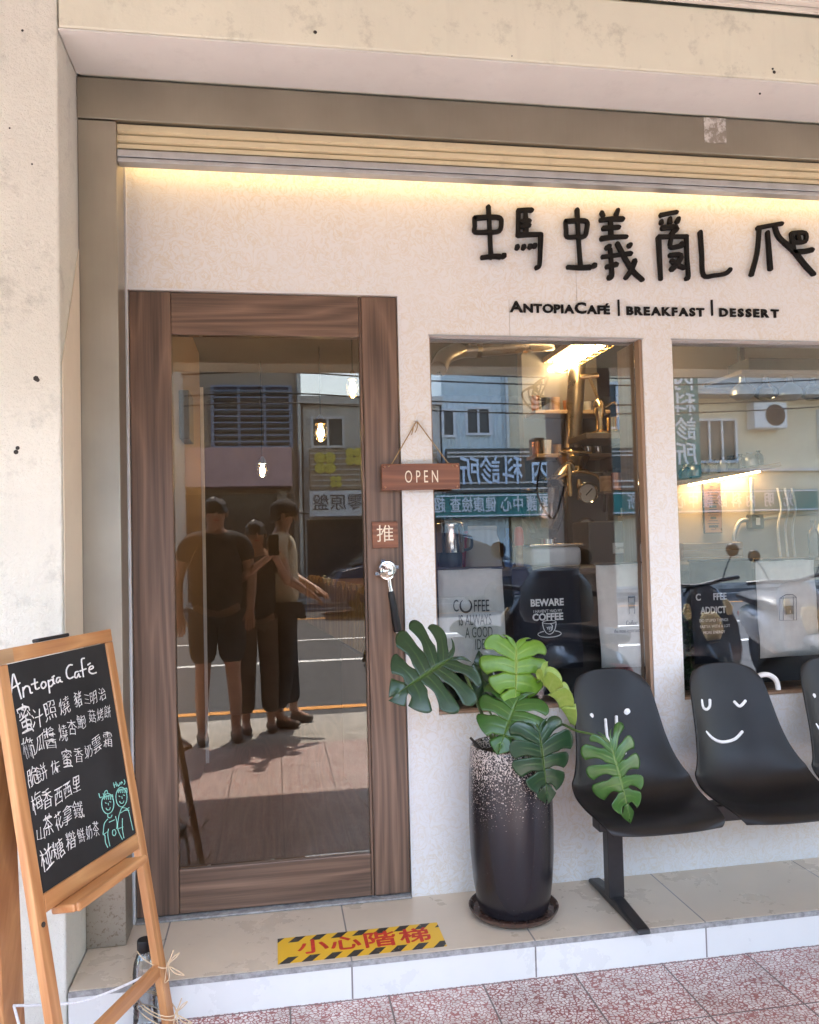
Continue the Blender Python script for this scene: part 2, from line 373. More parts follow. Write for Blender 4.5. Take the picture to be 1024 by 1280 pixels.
# ---------------------------------------------------------------- mesh building
class MB:
    def __init__(s): s.v = []; s.f = []; s.m = []; s.uv = {}
    def add(s, vs, fs, mi=0):
        b = len(s.v); s.v += [tuple(x) for x in vs]
        for f in fs: s.f.append([i + b for i in f]); s.m.append(mi)
    def box(s, x0, x1, y0, y1, z0, z1, mi=0, M4=None):
        vs = [Vector(p) for p in ((x0, y0, z0), (x1, y0, z0), (x1, y1, z0), (x0, y1, z0), (x0, y0, z1), (x1, y0, z1), (x1, y1, z1), (x0, y1, z1))]
        if M4: vs = [M4 @ p for p in vs]
        s.add(vs, [(3, 2, 1, 0), (4, 5, 6, 7), (0, 1, 5, 4), (1, 2, 6, 5), (2, 3, 7, 6), (3, 0, 4, 7)], mi)
    def bar(s, a, b, wx, wy, up=(0, 0, 1), mi=0):
        "box beam from a to b, wx across, wy in the other direction"
        a, b = Vector(a), Vector(b); d = (b - a); L = d.length; d.normalize(); u = Vector(up)
        sx = d.cross(u)
        if sx.length < 1e-5: sx = d.cross(Vector((1, 0, 0)))
        sx.normalize(); sy = sx.cross(d).normalized()
        M4 = Matrix.Identity(4)
        for i in range(3): M4[i][0] = sx[i]; M4[i][1] = sy[i]; M4[i][2] = d[i]; M4[i][3] = a[i]
        s.box(-wx / 2, wx / 2, -wy / 2, wy / 2, 0, L, mi, M4)
    def tube(s, pts, r, n=8, mi=0, flat=None, cap=True):
        pts = [Vector(p) for p in pts]; rs = r if isinstance(r, (list, tuple)) else [r] * len(pts)
        b = len(s.v); N = len(pts); prev = None
        for i, p in enumerate(pts):
            d = (pts[min(i + 1, N - 1)] - pts[max(i - 1, 0)])
            if d.length < 1e-9: d = Vector((0, 0, 1))
            d.normalize()
            if flat is not None: a = Vector(flat); a = (a - d * a.dot(d)); 
            elif prev is None: a = d.cross(Vector((0, 0, 1)) if abs(d.z) < .9 else Vector((1, 0, 0)))
            else: a = prev - d * prev.dot(d)
            if a.length < 1e-6: a = d.orthogonal()
            a.normalize(); prev = a; c = d.cross(a)
            for k in range(n):
                t = 2 * PI * k / n
                s.v.append(tuple(p + (a * math.cos(t) + c * math.sin(t)) * rs[i]))
        for i in range(N - 1):
            for k in range(n):
                s.f.append([b + i * n + k, b + i * n + (k + 1) % n, b + (i + 1) * n + (k + 1) % n, b + (i + 1) * n + k]); s.m.append(mi)
        if cap:
            s.f.append([b + k for k in range(n)][::-1]); s.m.append(mi); s.f.append([b + (N - 1) * n + k for k in range(n)]); s.m.append(mi)
    def lathe(s, prof, c=(0, 0, 0), n=32, mi=0, axis='z', close=False):
        b = len(s.v); c = Vector(c); P = len(prof)
        for r, h in prof:
            for k in range(n):
                t = 2 * PI * k / n; q = (r * math.cos(t), r * math.sin(t), h)
                if axis == 'y': q = (q[0], h, q[1])
                if axis == 'x': q = (h, q[0], q[1])
                s.v.append(tuple(c + Vector(q)))
        for i in range(P - 1):
            for k in range(n):
                f = [b + i * n + k, b + i * n + (k + 1) % n, b + (i + 1) * n + (k + 1) % n, b + (i + 1) * n + k]
                s.f.append(f if axis != 'y' else f[::-1]); s.m.append(mi)
        if prof[0][0] > 1e-4: s.f.append([b + k for k in range(n)][::-1]); s.m.append(mi)
        if prof[-1][0] > 1e-4: s.f.append([b + (P - 1) * n + k for k in range(n)]); s.m.append(mi)
    def grid(s, P, mi=0, uvs=None):
        "P[i][j] rows of points"
        b = len(s.v); R = len(P); Cn = len(P[0])
        for row in P: s.v += [tuple(q) for q in row]
        for i in range(R - 1):
            for j in range(Cn - 1):
                f = [b + i * Cn + j, b + i * Cn + j + 1, b + (i + 1) * Cn + j + 1, b + (i + 1) * Cn + j]
                if uvs: s.uv[len(s.f)] = [uvs[i][j], uvs[i][j + 1], uvs[i + 1][j + 1], uvs[i + 1][j]]
                s.f.append(f); s.m.append(mi)
    def build(s, name, mats, parent=None, smooth=False, bevel=0.0, origin=None, solid=0.0, seg=2):
        me = bpy.data.meshes.new(name)
        o0 = Vector(origin) if origin is not None else Vector((0, 0, 0))
        me.from_pydata([tuple(Vector(v) - o0) for v in s.v], [], s.f)
        for mt in (mats if isinstance(mats, (list, tuple)) else [mats]): me.materials.append(mt)
        me.polygons.foreach_set('material_index', s.m)
        if s.uv:
            ul = me.uv_layers.new(name='UVMap')
            for fi, u in s.uv.items():
                for li, q in zip(me.polygons[fi].loop_indices, u): ul.data[li].uv = q
        bm = bmesh.new(); bm.from_mesh(me)
        if not s.uv: bmesh.ops.recalc_face_normals(bm, faces=bm.faces)
        bm.to_mesh(me); bm.free()
        if smooth:
            me.polygons.foreach_set('use_smooth', [True] * len(me.polygons))
            try: me.set_sharp_from_angle(angle=math.radians(40))
            except Exception: pass
        o = bpy.data.objects.new(name, me); COL.objects.link(o); o.location = o0
        if parent is not None:
            o.parent = parent; o.matrix_parent_inverse = parent_inv(parent)
        if bevel:
            b = o.modifiers.new('bevel', 'BEVEL'); b.width = bevel; b.segments = seg; b.limit_method = 'ANGLE'; b.angle_limit = .6
        if solid:
            b = o.modifiers.new('solid', 'SOLIDIFY'); b.thickness = solid; b.offset = 0
        return o
def world_of(o):
    mt = Matrix.LocRotScale(o.location, o.rotation_euler, o.scale)
    if o.parent: return world_of(o.parent) @ o.matrix_parent_inverse @ mt
    return mt
def parent_inv(p): return world_of(p).inverted()
def tag(o, label=None, cat=None, group=None, kind=None):
    if label: o['label'] = label
    if cat: o['category'] = cat
    if group: o['group'] = group
    if kind: o['kind'] = kind
    return o
def thing(name, loc, label, cat, group=None, rz=0):
    o = bpy.data.objects.new(name, None); COL.objects.link(o); o.location = loc; o.rotation_euler = (0, 0, rz); o.empty_display_size = .1
    return tag(o, label, cat, group)
def copy_tree(o, parent=None, src=None):
    c = o.copy(); COL.objects.link(c)
    if parent is not None: c.parent = parent
    for ch in list(o.children): copy_tree(ch, c)
    return c
def text_mesh(body, size, thick=.002, off=0.0, spacing=1.0, align='CENTER', xs=1.0):
    "text as plain vertices and faces in its own x (reading) y (up) z (towards reader) frame"
    c = bpy.data.curves.new('t', 'FONT'); c.body = body; c.size = size; c.extrude = thick / 2; c.offset = off
    c.space_character = spacing; c.align_x = align; c.align_y = 'CENTER'; c.resolution_u = 3
    o = bpy.data.objects.new('t', c); COL.objects.link(o); bpy.context.view_layer.update()
    me = bpy.data.meshes.new_from_object(o.evaluated_get(bpy.context.evaluated_depsgraph_get()))
    vs = [Vector((v.co.x * xs, v.co.y, v.co.z)) for v in me.vertices]; fs = [list(p.vertices) for p in me.polygons]
    bpy.data.objects.remove(o); bpy.data.curves.remove(c); bpy.data.meshes.remove(me)
    return vs, fs
def frame4(o, x, y):
    x = Vector(x).normalized(); y = Vector(y); y = (y - x * y.dot(x)).normalized(); z = x.cross(y); M4 = Matrix.Identity(4)
    for i in range(3): M4[i][0] = x[i]; M4[i][1] = y[i]; M4[i][2] = z[i]; M4[i][3] = o[i]
    return M4
def add_text(mb, body, size, M4, **kw):
    mi = kw.pop('mi', 0); vs, fs = text_mesh(body, size, **kw); mb.add([M4 @ v for v in vs], fs, mi)
def facing(p): return frame4(p, (1, 0, 0), (0, 0, 1))      # text read from the street
def facing_back(p): return frame4(p, (-1, 0, 0), (0, 0, 1))  # text read from the shop
def catmull(P, n=8):
    P = [Vector(p) for p in P]; out = []
    for i in range(len(P) - 1):
        p0, p1, p2, p3 = P[max(i - 1, 0)], P[i], P[i + 1], P[min(i + 2, len(P) - 1)]
        for k in range(n):
            t = k / n
            out.append(.5 * ((2 * p1) + (p2 - p0) * t + (2 * p0 - 5 * p1 + 4 * p2 - p3) * t * t + (3 * p1 - p0 - 3 * p2 + p3) * t ** 3))
    out.append(P[-1]); return out
def holed_wall(mb, xs, zs, holes, y0, y1, mi=0):
    "slab in the xz plane with rectangular openings given as cells (i,j)"
    I, J = len(xs) - 1, len(zs) - 1
    solid = lambda i, j: 0 <= i < I and 0 <= j < J and (i, j) not in holes
    q = lambda a, b, c, d: mb.add([a, b, c, d], [(0, 1, 2, 3)], mi)
    for i in range(I):
        for j in range(J):
            if not solid(i, j): continue
            x0, x1, z0, z1 = xs[i], xs[i + 1], zs[j], zs[j + 1]
            q((x0, y0, z0), (x1, y0, z0), (x1, y0, z1), (x0, y0, z1)); q((x1, y1, z0), (x0, y1, z0), (x0, y1, z1), (x1, y1, z1))
            if not solid(i - 1, j): q((x0, y1, z0), (x0, y0, z0), (x0, y0, z1), (x0, y1, z1))
            if not solid(i + 1, j): q((x1, y0, z0), (x1, y1, z0), (x1, y1, z1), (x1, y0, z1))
            if not solid(i, j - 1): q((x0, y1, z0), (x1, y1, z0), (x1, y0, z0), (x0, y0, z0))
            if not solid(i, j + 1): q((x0, y0, z1), (x1, y0, z1), (x1, y1, z1), (x0, y1, z1))

# ================================================================ SETTING
mb = MB(); mb.box(-14, 18, -2.72, -.36, GZ - .2, GZ); tag(mb.build('arcade_floor', M['terrazzo']), kind='structure')
mb = MB(); mb.box(-14, 18, -3.68, -2.724, GZ - .2, GZ - .012); tag(mb.build('kerb_pavement', M['cement'], bevel=.01), kind='structure')
mb = MB(); mb.box(-400, 400, -400, 30, -1.0, -.06); tag(mb.build('ground', M['asphalt']), kind='structure')
mb = MB(); mb.box(-60, 60, -16.25, -3.684, -.05, -.02); tag(mb.build('road', M['asphalt']), kind='structure')
mb = MB(); mb.box(-60, 60, -40, -16.254, -.05, .08); tag(mb.build('far_pavement', M['cement'], bevel=.01), kind='structure')
mb = MB()
for y, wd in ((-6.99, .14), (-9.14, .10), (-14.85, .09)): mb.box(-60, 60, y - wd / 2, y + wd / 2, -.0195, -.0155)
for y in (-4.17, -12.54): mb.box(-60, 60, y - .06, y + .06, -.0195, -.0155, 1)
tag(mb.build('road_markings', [M['roadwhite'], M['roadorange']]), kind='structure')

# step up to the shop: tiled top, riser, chipped grout nosing
mb = MB()
mb.box(-.588, 6.0, -.383, .12, SZ - .012, SZ, 0)
mb.box(-.588, 6.0, -.386, .12, GZ - .1, SZ - .016, 1)
mb.box(-.588, 6.0, -.3885, -.3835, SZ - .017, SZ - .002, 2)
tag(mb.build('step', [M['step'], M['riser'], M['grout']]), kind='structure')

# ---------------------------------------------------------------- masonry
XR = -.593      # face of the left reveal
mb = MB(); mb.box(-1.6, XR, -.385, .3, GZ, 3.34)
pil = tag(mb.build('concrete_pillar', M['roughcast'], bevel=.006), 'rough cream plastered pillar at the left edge of the shop front', 'pillar')
mb = MB(); mb.box(XR + .0005, XR + .003, -.3835, -.150, .5, 2.2)
# beige patch on the reveal: wedge shaped, taller at the back
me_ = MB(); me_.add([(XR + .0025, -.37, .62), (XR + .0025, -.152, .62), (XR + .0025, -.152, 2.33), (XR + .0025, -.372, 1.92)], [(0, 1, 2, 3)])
me_.build('reveal_patch', M['revealbeige'], pil, solid=.003)
mb = MB()
for px, py, r in ((45, 473, .008), (47, 475, .006), (20, 565, .007), (22, 560, .006), (-3, 562, .006), (40, 205, .003), (28, 38, .004), (12, 160, .003)):
    p = ay(px, py, -.3853); mb.lathe([(0, -.0005), (r * .55, -.001), (r, .0)], (p.x, p.y, p.z), 7, axis='y')
mb.build('chipped_hole', M['trimdark'], pil)
mb = MB(); mb.box(-14, XR - .0, -.383, .3, 3.34, 3.36)
mb = MB(); mb.box(XR + .003, 9, -.385, .3, 2.90, 3.132, 0)
bmo = tag(mb.build('lintel_beam', [M['beampaint']], bevel=.008), 'cream painted concrete beam spanning above the shop front', 'beam')
mb = MB(); mb.box(XR + .003, 9, -.384, -.16, 2.893, 2.8985); mb.build('soffit', M['whitepaint'], bmo)
mb = MB()
for px, py, r in ((394, 40, .006), (968, 90, .006), (966, 86, .004), (950, 117, .004), (640, 70, .002)):
    p = ay(px, py, -.3856); mb.lathe([(0, -.0005), (r * .6, -.003), (r, 0)], p, 8, axis='y')
mb.build('chipped_hole', M['trimdark'], bmo)
mb = MB()
mb.box(-1.6, 9, -.405, -.388, 3.136, 3.150); mb.box(-1.6, 9, -.425, -.388, 3.152, 3.175); mb.box(-1.6, 9, -.46, -.388, 3.178, 3.338)
mb.build('cornice', M['ceil'], bmo, bevel=.003)
mb = MB(); mb.box(-14, 18, -3.05, -.39, 3.34, 3.7); mb.box(-14, 18, -.39, 8, 3.36, 3.7); tag(mb.build('arcade_ceiling', M['ceil']), kind='structure')
mb = MB(); mb.box(-14, 18, -3.05, -2.75, 2.62, 3.338)
tag(mb.build('street_beam', M['beampaint'], bevel=.01), 'long beam along the street side of the arcade', 'beam')
M['column'] = plain('grey tiled column', (.27, .24, .21), .6, var=.15, scale=6)
def street_pillar(x0, x1, label):
    mb = MB(); mb.box(x0, x1, -3.06, -2.72, GZ - .012, 2.618)
    return tag(mb.build('street_pillar', M['column'], bevel=.008), label, 'pillar', 'pillars along the kerb')
sp1 = street_pillar(2.07, 2.46, 'kerbside arcade pillar carrying two meter boxes and looped wires')
street_pillar(-4.4, -3.9, 'bare kerbside arcade pillar beyond the easel')
street_pillar(7.4, 7.9, 'bare kerbside arcade pillar down the street')
mb = MB(); mb.box(2.10, 2.30, -2.72, -2.66, 1.85, 2.15); mb.build('meter_box', M['intgrey'], sp1, bevel=.006)
mb = MB(); mb.box(1.90, 1.98, -2.95, -2.82, 1.95, 2.12); mb.build('meter_box', M['intgrey'], sp1, bevel=.006)
mb = MB()
mb.tube(catmull([(1.94, -2.8, 1.95), (1.90, -2.78, 1.7), (1.98, -2.7, 1.52), (2.06, -2.70, 1.7), (2.1, -2.7, 1.9)]), .008, 6)
for k in range(5):
    mb.tube(catmull([(1.92, -2.76, 2.5 - k * .03), (1.78 + .05 * k, -2.7, 2.42 + .03 * k), (1.86, -2.68, 2.3 + .04 * k), (2.02, -2.7, 2.36), (2.16, -2.7, 2.15 + .05 * k)]), .007, 6)
mb.build('wire', M['black'], sp1, smooth=True)
# party wall further along so that the arcade does not open on nothing
mb = MB(); mb.box(3.35, 12, -.385, .3, GZ, 2.889); tag(mb.build('shop_wall', M['roughcast'], bevel=.006), 'plain plaster wall of the next shop along the arcade', 'wall')
mb = MB(); mb.box(-14, -1.604, -.36, .3, GZ, 3.33); tag(mb.build('shop_wall', M['whitepaint'], bevel=.006), 'plain white wall of the neighbouring shop beyond the left pillar', 'wall')

# ---------------------------------------------------------------- roller shutter and steel frame
sf = thing('shutter_frame', (XR, -.15, SZ), 'brushed steel shutter frame with post and wide header', 'shutter frame')
mb = MB(); mb.box(XR + .0005, -.474, -.146, -.02, SZ + .001, 2.753); mb.build('post', M['steel'], sf, bevel=.003)
mb = MB(); mb.box(XR + .0005, 3.34, -.150, -.02, 2.756, 2.890); hd = mb.build('header', M['steel2'], sf, bevel=.003)
p = ay(894, 163, -.1505)
mb = MB(); mb.box(p.x - .043, p.x + .043, -.1512, -.1504, p.z - .047, p.z + .047)
pl_, n_, b_ = new_mat('torn clear sticker'); v_ = coords(n_); k_ = noise(n_, v_, 30, 4, .7)
n_.links.new(ramp(n_, k_, [(.44, (.30, .26, .21)), (.56, (.62, .58, .53))]), b_.inputs['Base Color']); b_.inputs['Roughness'].default_value = .4
mb.build('sticker_residue', pl_, sf, bevel=.008)
sh = thing('roller_shutter', (1.4, -.1, 2.65), 'cream ribbed roller shutter rolled up under the steel header', 'roller shutter')
mb = MB(); prof = []
for z0, z1 in ((2.757, 2.722), (2.720, 2.692), (2.690, 2.668)):
    h = z0 - z1
    prof += [(-.118, z0), (-.130, z0 - .2 * h), (-.131, z0 - .75 * h), (-.116, z1 + .001)]
mb.grid([[(-.473, y, z) for y, z in prof], [(3.33, y, z) for y, z in prof]]); mb.build('slat_curtain', M['shutter'], sh, solid=.004)
mb = MB(); mb.box(-.473, 3.33, -.140, -.095, 2.642, 2.665); mb.box(-.473, 3.33, -.137, -.095, 2.626, 2.640); mb.build('bottom_rail', M['alu'], sh, bevel=.002)

# ================================================================ STOREFRONT
X0, X1 = -.469, .449       # door opening
W0, W1, W2, W3 = .561, 1.370, 1.488, 2.93
ZD, ZDT, ZWB, ZWT, ZT = .152, 2.252, .768, 2.112, 2.725
front = thing('cafe_storefront', (.9, 0, SZ), 'cream papered cafe front with walnut glass door and two big windows', 'shop front')
mb = MB()
holed_wall(mb, [-.484, X0, X1, W0, W1, W2, W3, 3.34], [SZ + .0005, ZWB, ZWT, ZDT, ZT], {(1, 0), (1, 1), (1, 2), (3, 1), (5, 1)}, 0, .1)
mb.build('wall_panel', M['wallpaper'], front)
mb = MB()   # slim trims: white edge strip at the left, thin shadow gap, white door edging
mb.box(-.4735, -.4695, -.006, -.0005, SZ + .001, ZT, 0)
mb.box(-.4885, -.4845, -.02, .05, SZ + .001, ZT, 1)
mb.box(-.484, -.474, -.004, -.0005, SZ + .001, ZT, 0)
mb.box(X0 - .0, X1 + .004, -.004, -.0006, ZDT, ZDT + .006, 0); mb.box(X1, X1 + .004, -.004, -.0006, ZD + .01, ZDT - .001, 0)
for a, b in ((W0, W1), (W2, W3)):
    mb.box(a - .004, b + .004, -.003, -.0006, ZWT, ZWT + .004, 2)
mb.build('edge_trim', [M['trimwhite'], M['trimdark'], M['alu']], front)
mb = MB(); mb.box(-.47, 3.33, -.062, -.04, 2.690, 2.700); mb.build('light_strip', M['glow_led'], front)
mb = MB(); mb.box(-.473, 3.33, -.092, -.001, 2.728, 2.748); mb.build('strip_cover', M['trimwhite'], front)
mb = MB(); mb.box(X0, X1, -.014, .09, SZ + .001, ZD + .006); mb.build('threshold', M['grout'], front, bevel=.003)
for i, (a, b) in enumerate(((W0, W1), (W2, W3))):
    mb = MB()
    mb.box(b - .012, b - .001, .004, .2, ZWB + .012, ZWT - .001); mb.box(a + .001, a + .009, .03, .2, ZWB + .012, ZWT - .001); mb.box(a + .001, b - .001, .004, .2, ZWB + .001, ZWB + .010)
    wn = mb.build('window', M['liner'], front)
    mb = MB(); mb.box(a + .010, b - .013, .042, .048, ZWB + .0105, ZWT - .001); mb.build('pane', M['glass'], wn)
# door
ST = .138
door = None
mb = MB(); mb.box(X0 + .003, X0 + ST, .006, .052, ZD + .012, ZDT - .003)
door = mb.build('door', M['walnut_v'], front, bevel=.003)
mb = MB(); mb.box(X1 - .128, X1 - .003, .006, .052, ZD + .012, ZDT - .003); mb.build('stile', M['walnut_v'], door, bevel=.003)
mb = MB(); mb.box(.3115, .3195, .009, .05, ZD + .012, ZDT - .003); mb.build('stile_bead', M['walnut_v'], door, bevel=.002)
mb = MB(); mb.box(X0 + ST + .001, .3105, .0075, .050, 2.105, ZDT - .004); mb.build('top_rail', M['walnut_h'], door, bevel=.003)
mb = MB(); mb.box(X0 + ST + .001, .3105, .0075, .050, ZD + .013, .308); mb.build('bottom_rail', M['walnut_h'], door, bevel=.003)
mb = MB(); mb.box(X0 + ST + .001, .3105, .026, .032, .309, 2.104); mb.build('pane', M['doorglass'], door)
# push plate
mb = MB(); p = ay(481.5, 668.5, 0); mb.box(p.x - .0455, p.x + .0455, -.003, .0055, p.z - .046, p.z + .046)
mb.build('push_plate', M['redwood'], door, bevel=.002)
mb = MB(); add_text(mb, '推', .064, facing((p.x, -.0032, p.z)), thick=.002, off=-.0001); mb.build('push_lettering', M['tagwood'], door)
# portafilter handle
hp = ay(484, 713, -.03); hq = ay(495, 776, -.035)
mb = MB()
mb.lathe([(.0, .004), (.024, .004), (.028, -.002), (.028, -.03), (.031, -.031), (.031, -.038), (.026, -.039), (.024, -.012), (.015, -.008), (0, -.007)], (hp.x, .0, hp.z), 28, 0, 'y')
mb.lathe([(0, -.010), (.009, -.012), (.011, -.02), (.004, -.026), (0, -.027)], (hp.x - .003, 0, hp.z - .002), 14, 0, 'y')
for s_ in (-1, 1): mb.box(hp.x + s_ * .034 - .007, hp.x + s_ * .034 + .007, -.03, -.02, hp.z - .006 + .01 * s_, hp.z + .006 + .01 * s_, 0)
mb.box(hp.x - .02, hp.x - .006, -.028, -.016, hp.z + .026, hp.z + .037, 0)
d = (hq - hp).normalized()
mb.tube([hp + d * .028, hp + d * .05, hp + d * .075], [.0085, .007, .009], 12, 0)
mb.tube([hp + d * .073, hp + d * .08, hp + d * .13, hp + d * .205, hp + d * .214], [.010, .0115, .0125, .0155, .0135], 14, 1)
mb.tube([hp + d * .214, hp + d * .219], [.013, .011], 14, 0)
e_ = hp + d * .17; mb.tube([(e_.x, -.03, e_.z), (e_.x, .006, e_.z)], .005, 8, 0)
mb.build('handle', [M['chrome'], M['black']], door, smooth=True)

mb = MB()
for px, z0_, z1_ in ((637, ZWT + .006, 2.25), (722, 2.25, 2.6)):
    mb = MB(); x = ay(px, 400).x; mb.box(x - .0005, x + .0005, -.0006, -.0001, z0_, z1_); mb.build('paper_seam', M['steel'], front)
# hand brushed characters of the shop sign, one raised character after another
A_ = lambda q: ay(580 + q[0] / 4.6545, 250 + q[1] / 4.6545, -.012)
B_ = lambda q: ay(800 + q[0] / 4.571, 250 + q[1] / 4.571, -.012)
chars = [
 (A_, [[(143, 38), (148, 120), (158, 335)], [(62, 105), (64, 150), (65, 185), (140, 186), (205, 180), (218, 130), (205, 102), (130, 100), (62, 105)], [(105, 335), (170, 328), (212, 330)], [(224, 332), (236, 320)]]),
 (A_, [[(318, 60), (317, 140), (315, 205)], [(316, 60), (360, 57), (396, 58)], [(358, 66), (361, 130), (360, 186)], [(335, 126), (382, 122)], [(338, 153), (380, 147)], [(315, 205), (390, 202), (448, 200)], [(446, 202), (443, 300), (438, 380), (420, 396)], [(306, 284), (311, 270)], [(343, 284), (349, 270)], [(380, 280), (386, 268)], [(404, 274), (413, 264)]]),
 (A_, [[(660, 55), (668, 220), (680, 385)], [(592, 125), (596, 170), (602, 212), (655, 214), (702, 210), (716, 165), (714, 124), (655, 120), (592, 125)], [(605, 390), (670, 394), (735, 392)], [(752, 387), (764, 377)]]),
 (A_, [[(803, 72), (812, 90)], [(897, 58), (886, 84)], [(796, 117), (860, 110), (926, 110)], [(853, 114), (856, 218)], [(810, 166), (902, 158)], [(798, 227), (870, 217), (944, 214)], [(828, 282), (846, 268)], [(805, 333), (890, 322), (970, 312)], [(850, 290), (857, 380), (858, 440), (840, 456)], [(828, 392), (887, 376)], [(890, 255), (945, 360), (985, 420), (1036, 466)], [(992, 354), (970, 410), (938, 456)], [(955, 272), (966, 262)]]),
 (B_, [[(120, 86), (165, 76), (211, 68)], [(124, 120), (124, 132)], [(173, 105), (172, 130)], [(221, 106), (211, 126)], [(125, 161), (208, 156), (190, 182), (176, 198)], [(106, 212), (112, 330), (119, 452)], [(106, 212), (190, 210), (266, 209)], [(265, 210), (268, 330), (276, 435), (262, 450)], [(182, 200), (172, 268), (215, 268), (238, 260), (236, 248)], [(168, 318), (232, 317), (210, 365), (176, 400)], [(178, 348), (215, 374), (250, 390)]]),
 (B_, [[(347, 182), (356, 310), (366, 428), (430, 430), (490, 420), (518, 396)]]),
 (B_, [[(674, 160), (740, 146), (812, 134)], [(684, 165), (672, 300), (638, 428)], [(731, 184), (740, 300), (747, 396)], [(772, 152), (798, 215), (880, 290), (940, 365), (994, 424)]]),
 (B_, [[(868, 190), (945, 187), (946, 236), (882, 241)], [(905, 194), (912, 234)], [(868, 190), (880, 296)], [(880, 296), (940, 294), (986, 284)]]),
]
sign = thing('shop_sign', ay(800, 310, 0), 'black brushed shop characters raised on the cream wall', 'sign')
for cn, (fn, sts) in enumerate(chars):
    mb = MB()
    for k, st in enumerate(sts):
        P = [fn(q) + Vector((0, -.0006 * k, 0)) for q in st]
        if len(P) > 2: P = catmull(P, 4)
        r = [.0094 * (1.06 - .14 * math.sin(2.6 * i / max(1, len(P) - 1) + k)) for i in range(len(P))]
        d0 = (P[0] - P[1]).normalized(); d1 = (P[-1] - P[-2]).normalized()
        P = [P[0] + d0 * .007, P[0] + d0 * .004] + P + [P[-1] + d1 * .004, P[-1] + d1 * .007]; r = [.003, .0075] + r + [.0075, .003]
        b = len(mb.v); mb.tube(P, r, 8, flat=(0, 1, 0))
        for i in range(b, len(mb.v)):      # flat faced letters 12 mm thick
            x, y, z = mb.v[i]; mb.v[i] = (x, -.012 - .0006 * k + max(-.005, min(.012, (y + .012 + .0006 * k) * 2)), z)
    mb.build('character', M['letter'], sign)
ls = thing('sign_line', ay(805, 388, 0), 'row of small black capitals naming cafe, breakfast and dessert', 'sign')
def small_caps(mb, word, x, z, px_end):
    segs = []; wtot = 0
    for i, ch in enumerate(word):
        big = ch in 'ACF' and word.startswith('A') and i in (0, 7)
        vs, fs = text_mesh(ch.upper(), .056 if big else .0425, .006, .0015, 1, 'LEFT', 1.18)
        w_ = max(v.x for v in vs) - min(v.x for v in vs); segs.append((vs, fs, w_, min(v.x for v in vs), big)); wtot += w_
    gap = ((px_end - x) - wtot) / (len(word) - 1)
    for vs, fs, w_, mn, big in segs:
        mz = min(v.y for v in vs) if True else 0
        mb.add([(x + v.x - mn, -.004 - v.z, z + v.y - mz) for v in vs], fs); x += w_ + gap
for wd, a, b in (('ANTOPIACAFÉ', (637, 390.5), (762, 391.5)), ('BREAKFAST', (783, 394), (880, 395.5)), ('DESSERT', (899, 396), (973, 397.5))):
    mb = MB(); p, q = ay(*a), ay(*b); small_caps(mb, wd, p.x, p.z, q.x); mb.build('lettering', M['letter'], ls)
mb = MB()
for px in (773, 889.5):
    mb = MB(); p = ay(px, 385); mb.box(p.x - .003, p.x + .003, -.007, -.0005, p.z - .03, p.z + .03); mb.build('divider', M['letter'], ls)

# hanging OPEN sign
og = thing('open_sign', ay(526, 596, -.02), 'red brown wooden board reading OPEN hung on a cord', 'sign')
c0 = ay(526, 596, -.02); tilt = math.radians(0.3)
mb = MB(); R_ = Matrix.Translation(c0) @ Matrix.Rotation(-tilt, 4, 'Y'); mb.box(-.139, .139, -.008, .008, -.046, .046, 0, R_); mb.build('board', M['redwood'], og, bevel=.003, origin=c0)
mb = MB(); add_text(mb, 'OPEN', .062, facing((c0.x + .002, -.029, c0.z - .002)), thick=.002, xs=.56, spacing=1.6, off=-.0002); mb.build('lettering', M['tagwood'], og)
for sx in (-1, 1):
    for sz in (-1, 1):
        mb = MB(); mb.lathe([(0, -.003), (.003, -.0025), (.0045, 0)], (c0.x + sx * .128, -.0285, c0.z + sz * .036), 10, axis='y'); mb.build('rivet', M['copper'], og)
nl = ay(521, 526, -.012)
mb = MB()
for sx in (-1, 1): mb.tube([nl, Vector((c0.x + sx * .1, -.016, c0.z + .048)), Vector((c0.x + sx * .115, -.03, c0.z + .036))], .0022, 6)
mb.tube(catmull([nl, nl + Vector((-.012, -.004, -.02)), nl + Vector((-.02, -.004, -.05))]), .0018, 6); mb.tube(catmull([nl, nl + Vector((.002, -.004, -.02)), nl + Vector((-.008, -.005, -.042))]), .0018, 6)
mb.build('cord', M['cord'], og)
mb = MB(); mb.tube([nl + Vector((0, .011, 0)), nl + Vector((0, -.01, 0))], .003, 8); mb.build('nail', M['alu'], og)

# ================================================================ POTTED MONSTERA
PC = Vector((.757, -.19, SZ))
sau = MB(); sau.lathe([(.0, .001), (.118, .001), (.136, .010), (.146, .024), (.1475, .029), (.143, .029), (.132, .016), (0, .014)], PC, 48)
tag(sau.build('pot_saucer', M['saucer'], None, True), 'round brown glazed saucer under the tall planter', 'saucer')
plant = thing('potted_monstera', PC + Vector((0, 0, .016)), 'leafy monstera in a tall dark pot with a white speckled rim', 'potted plant')
mb = MB(); z0 = SZ + .0165
mb.lathe([(0, 0), (.100, 0), (.112, .006), (.120, .03), (.130, .10), (.1365, .19), (.1385, .28), (.1375, .38), (.133, .47), (.1285, .52), (.1265, .532), (.1225, .536), (.1165, .533), (.1135, .52), (.112, .46)], (PC.x, PC.y, z0), 64)
mb.build('pot', M['pot'], plant, True, origin=(PC.x, PC.y, z0))
mb = MB(); rows = []
for i in range(9):
    rows.append([(PC.x + .1145 * i / 8 * math.cos(t / 24 * 2 * PI), PC.y + .1145 * i / 8 * math.sin(t / 24 * 2 * PI), z0 + .495 + .008 * random.random()) for t in range(25)])
mb.grid(rows); mb.build('soil', M['soil'], plant, True)

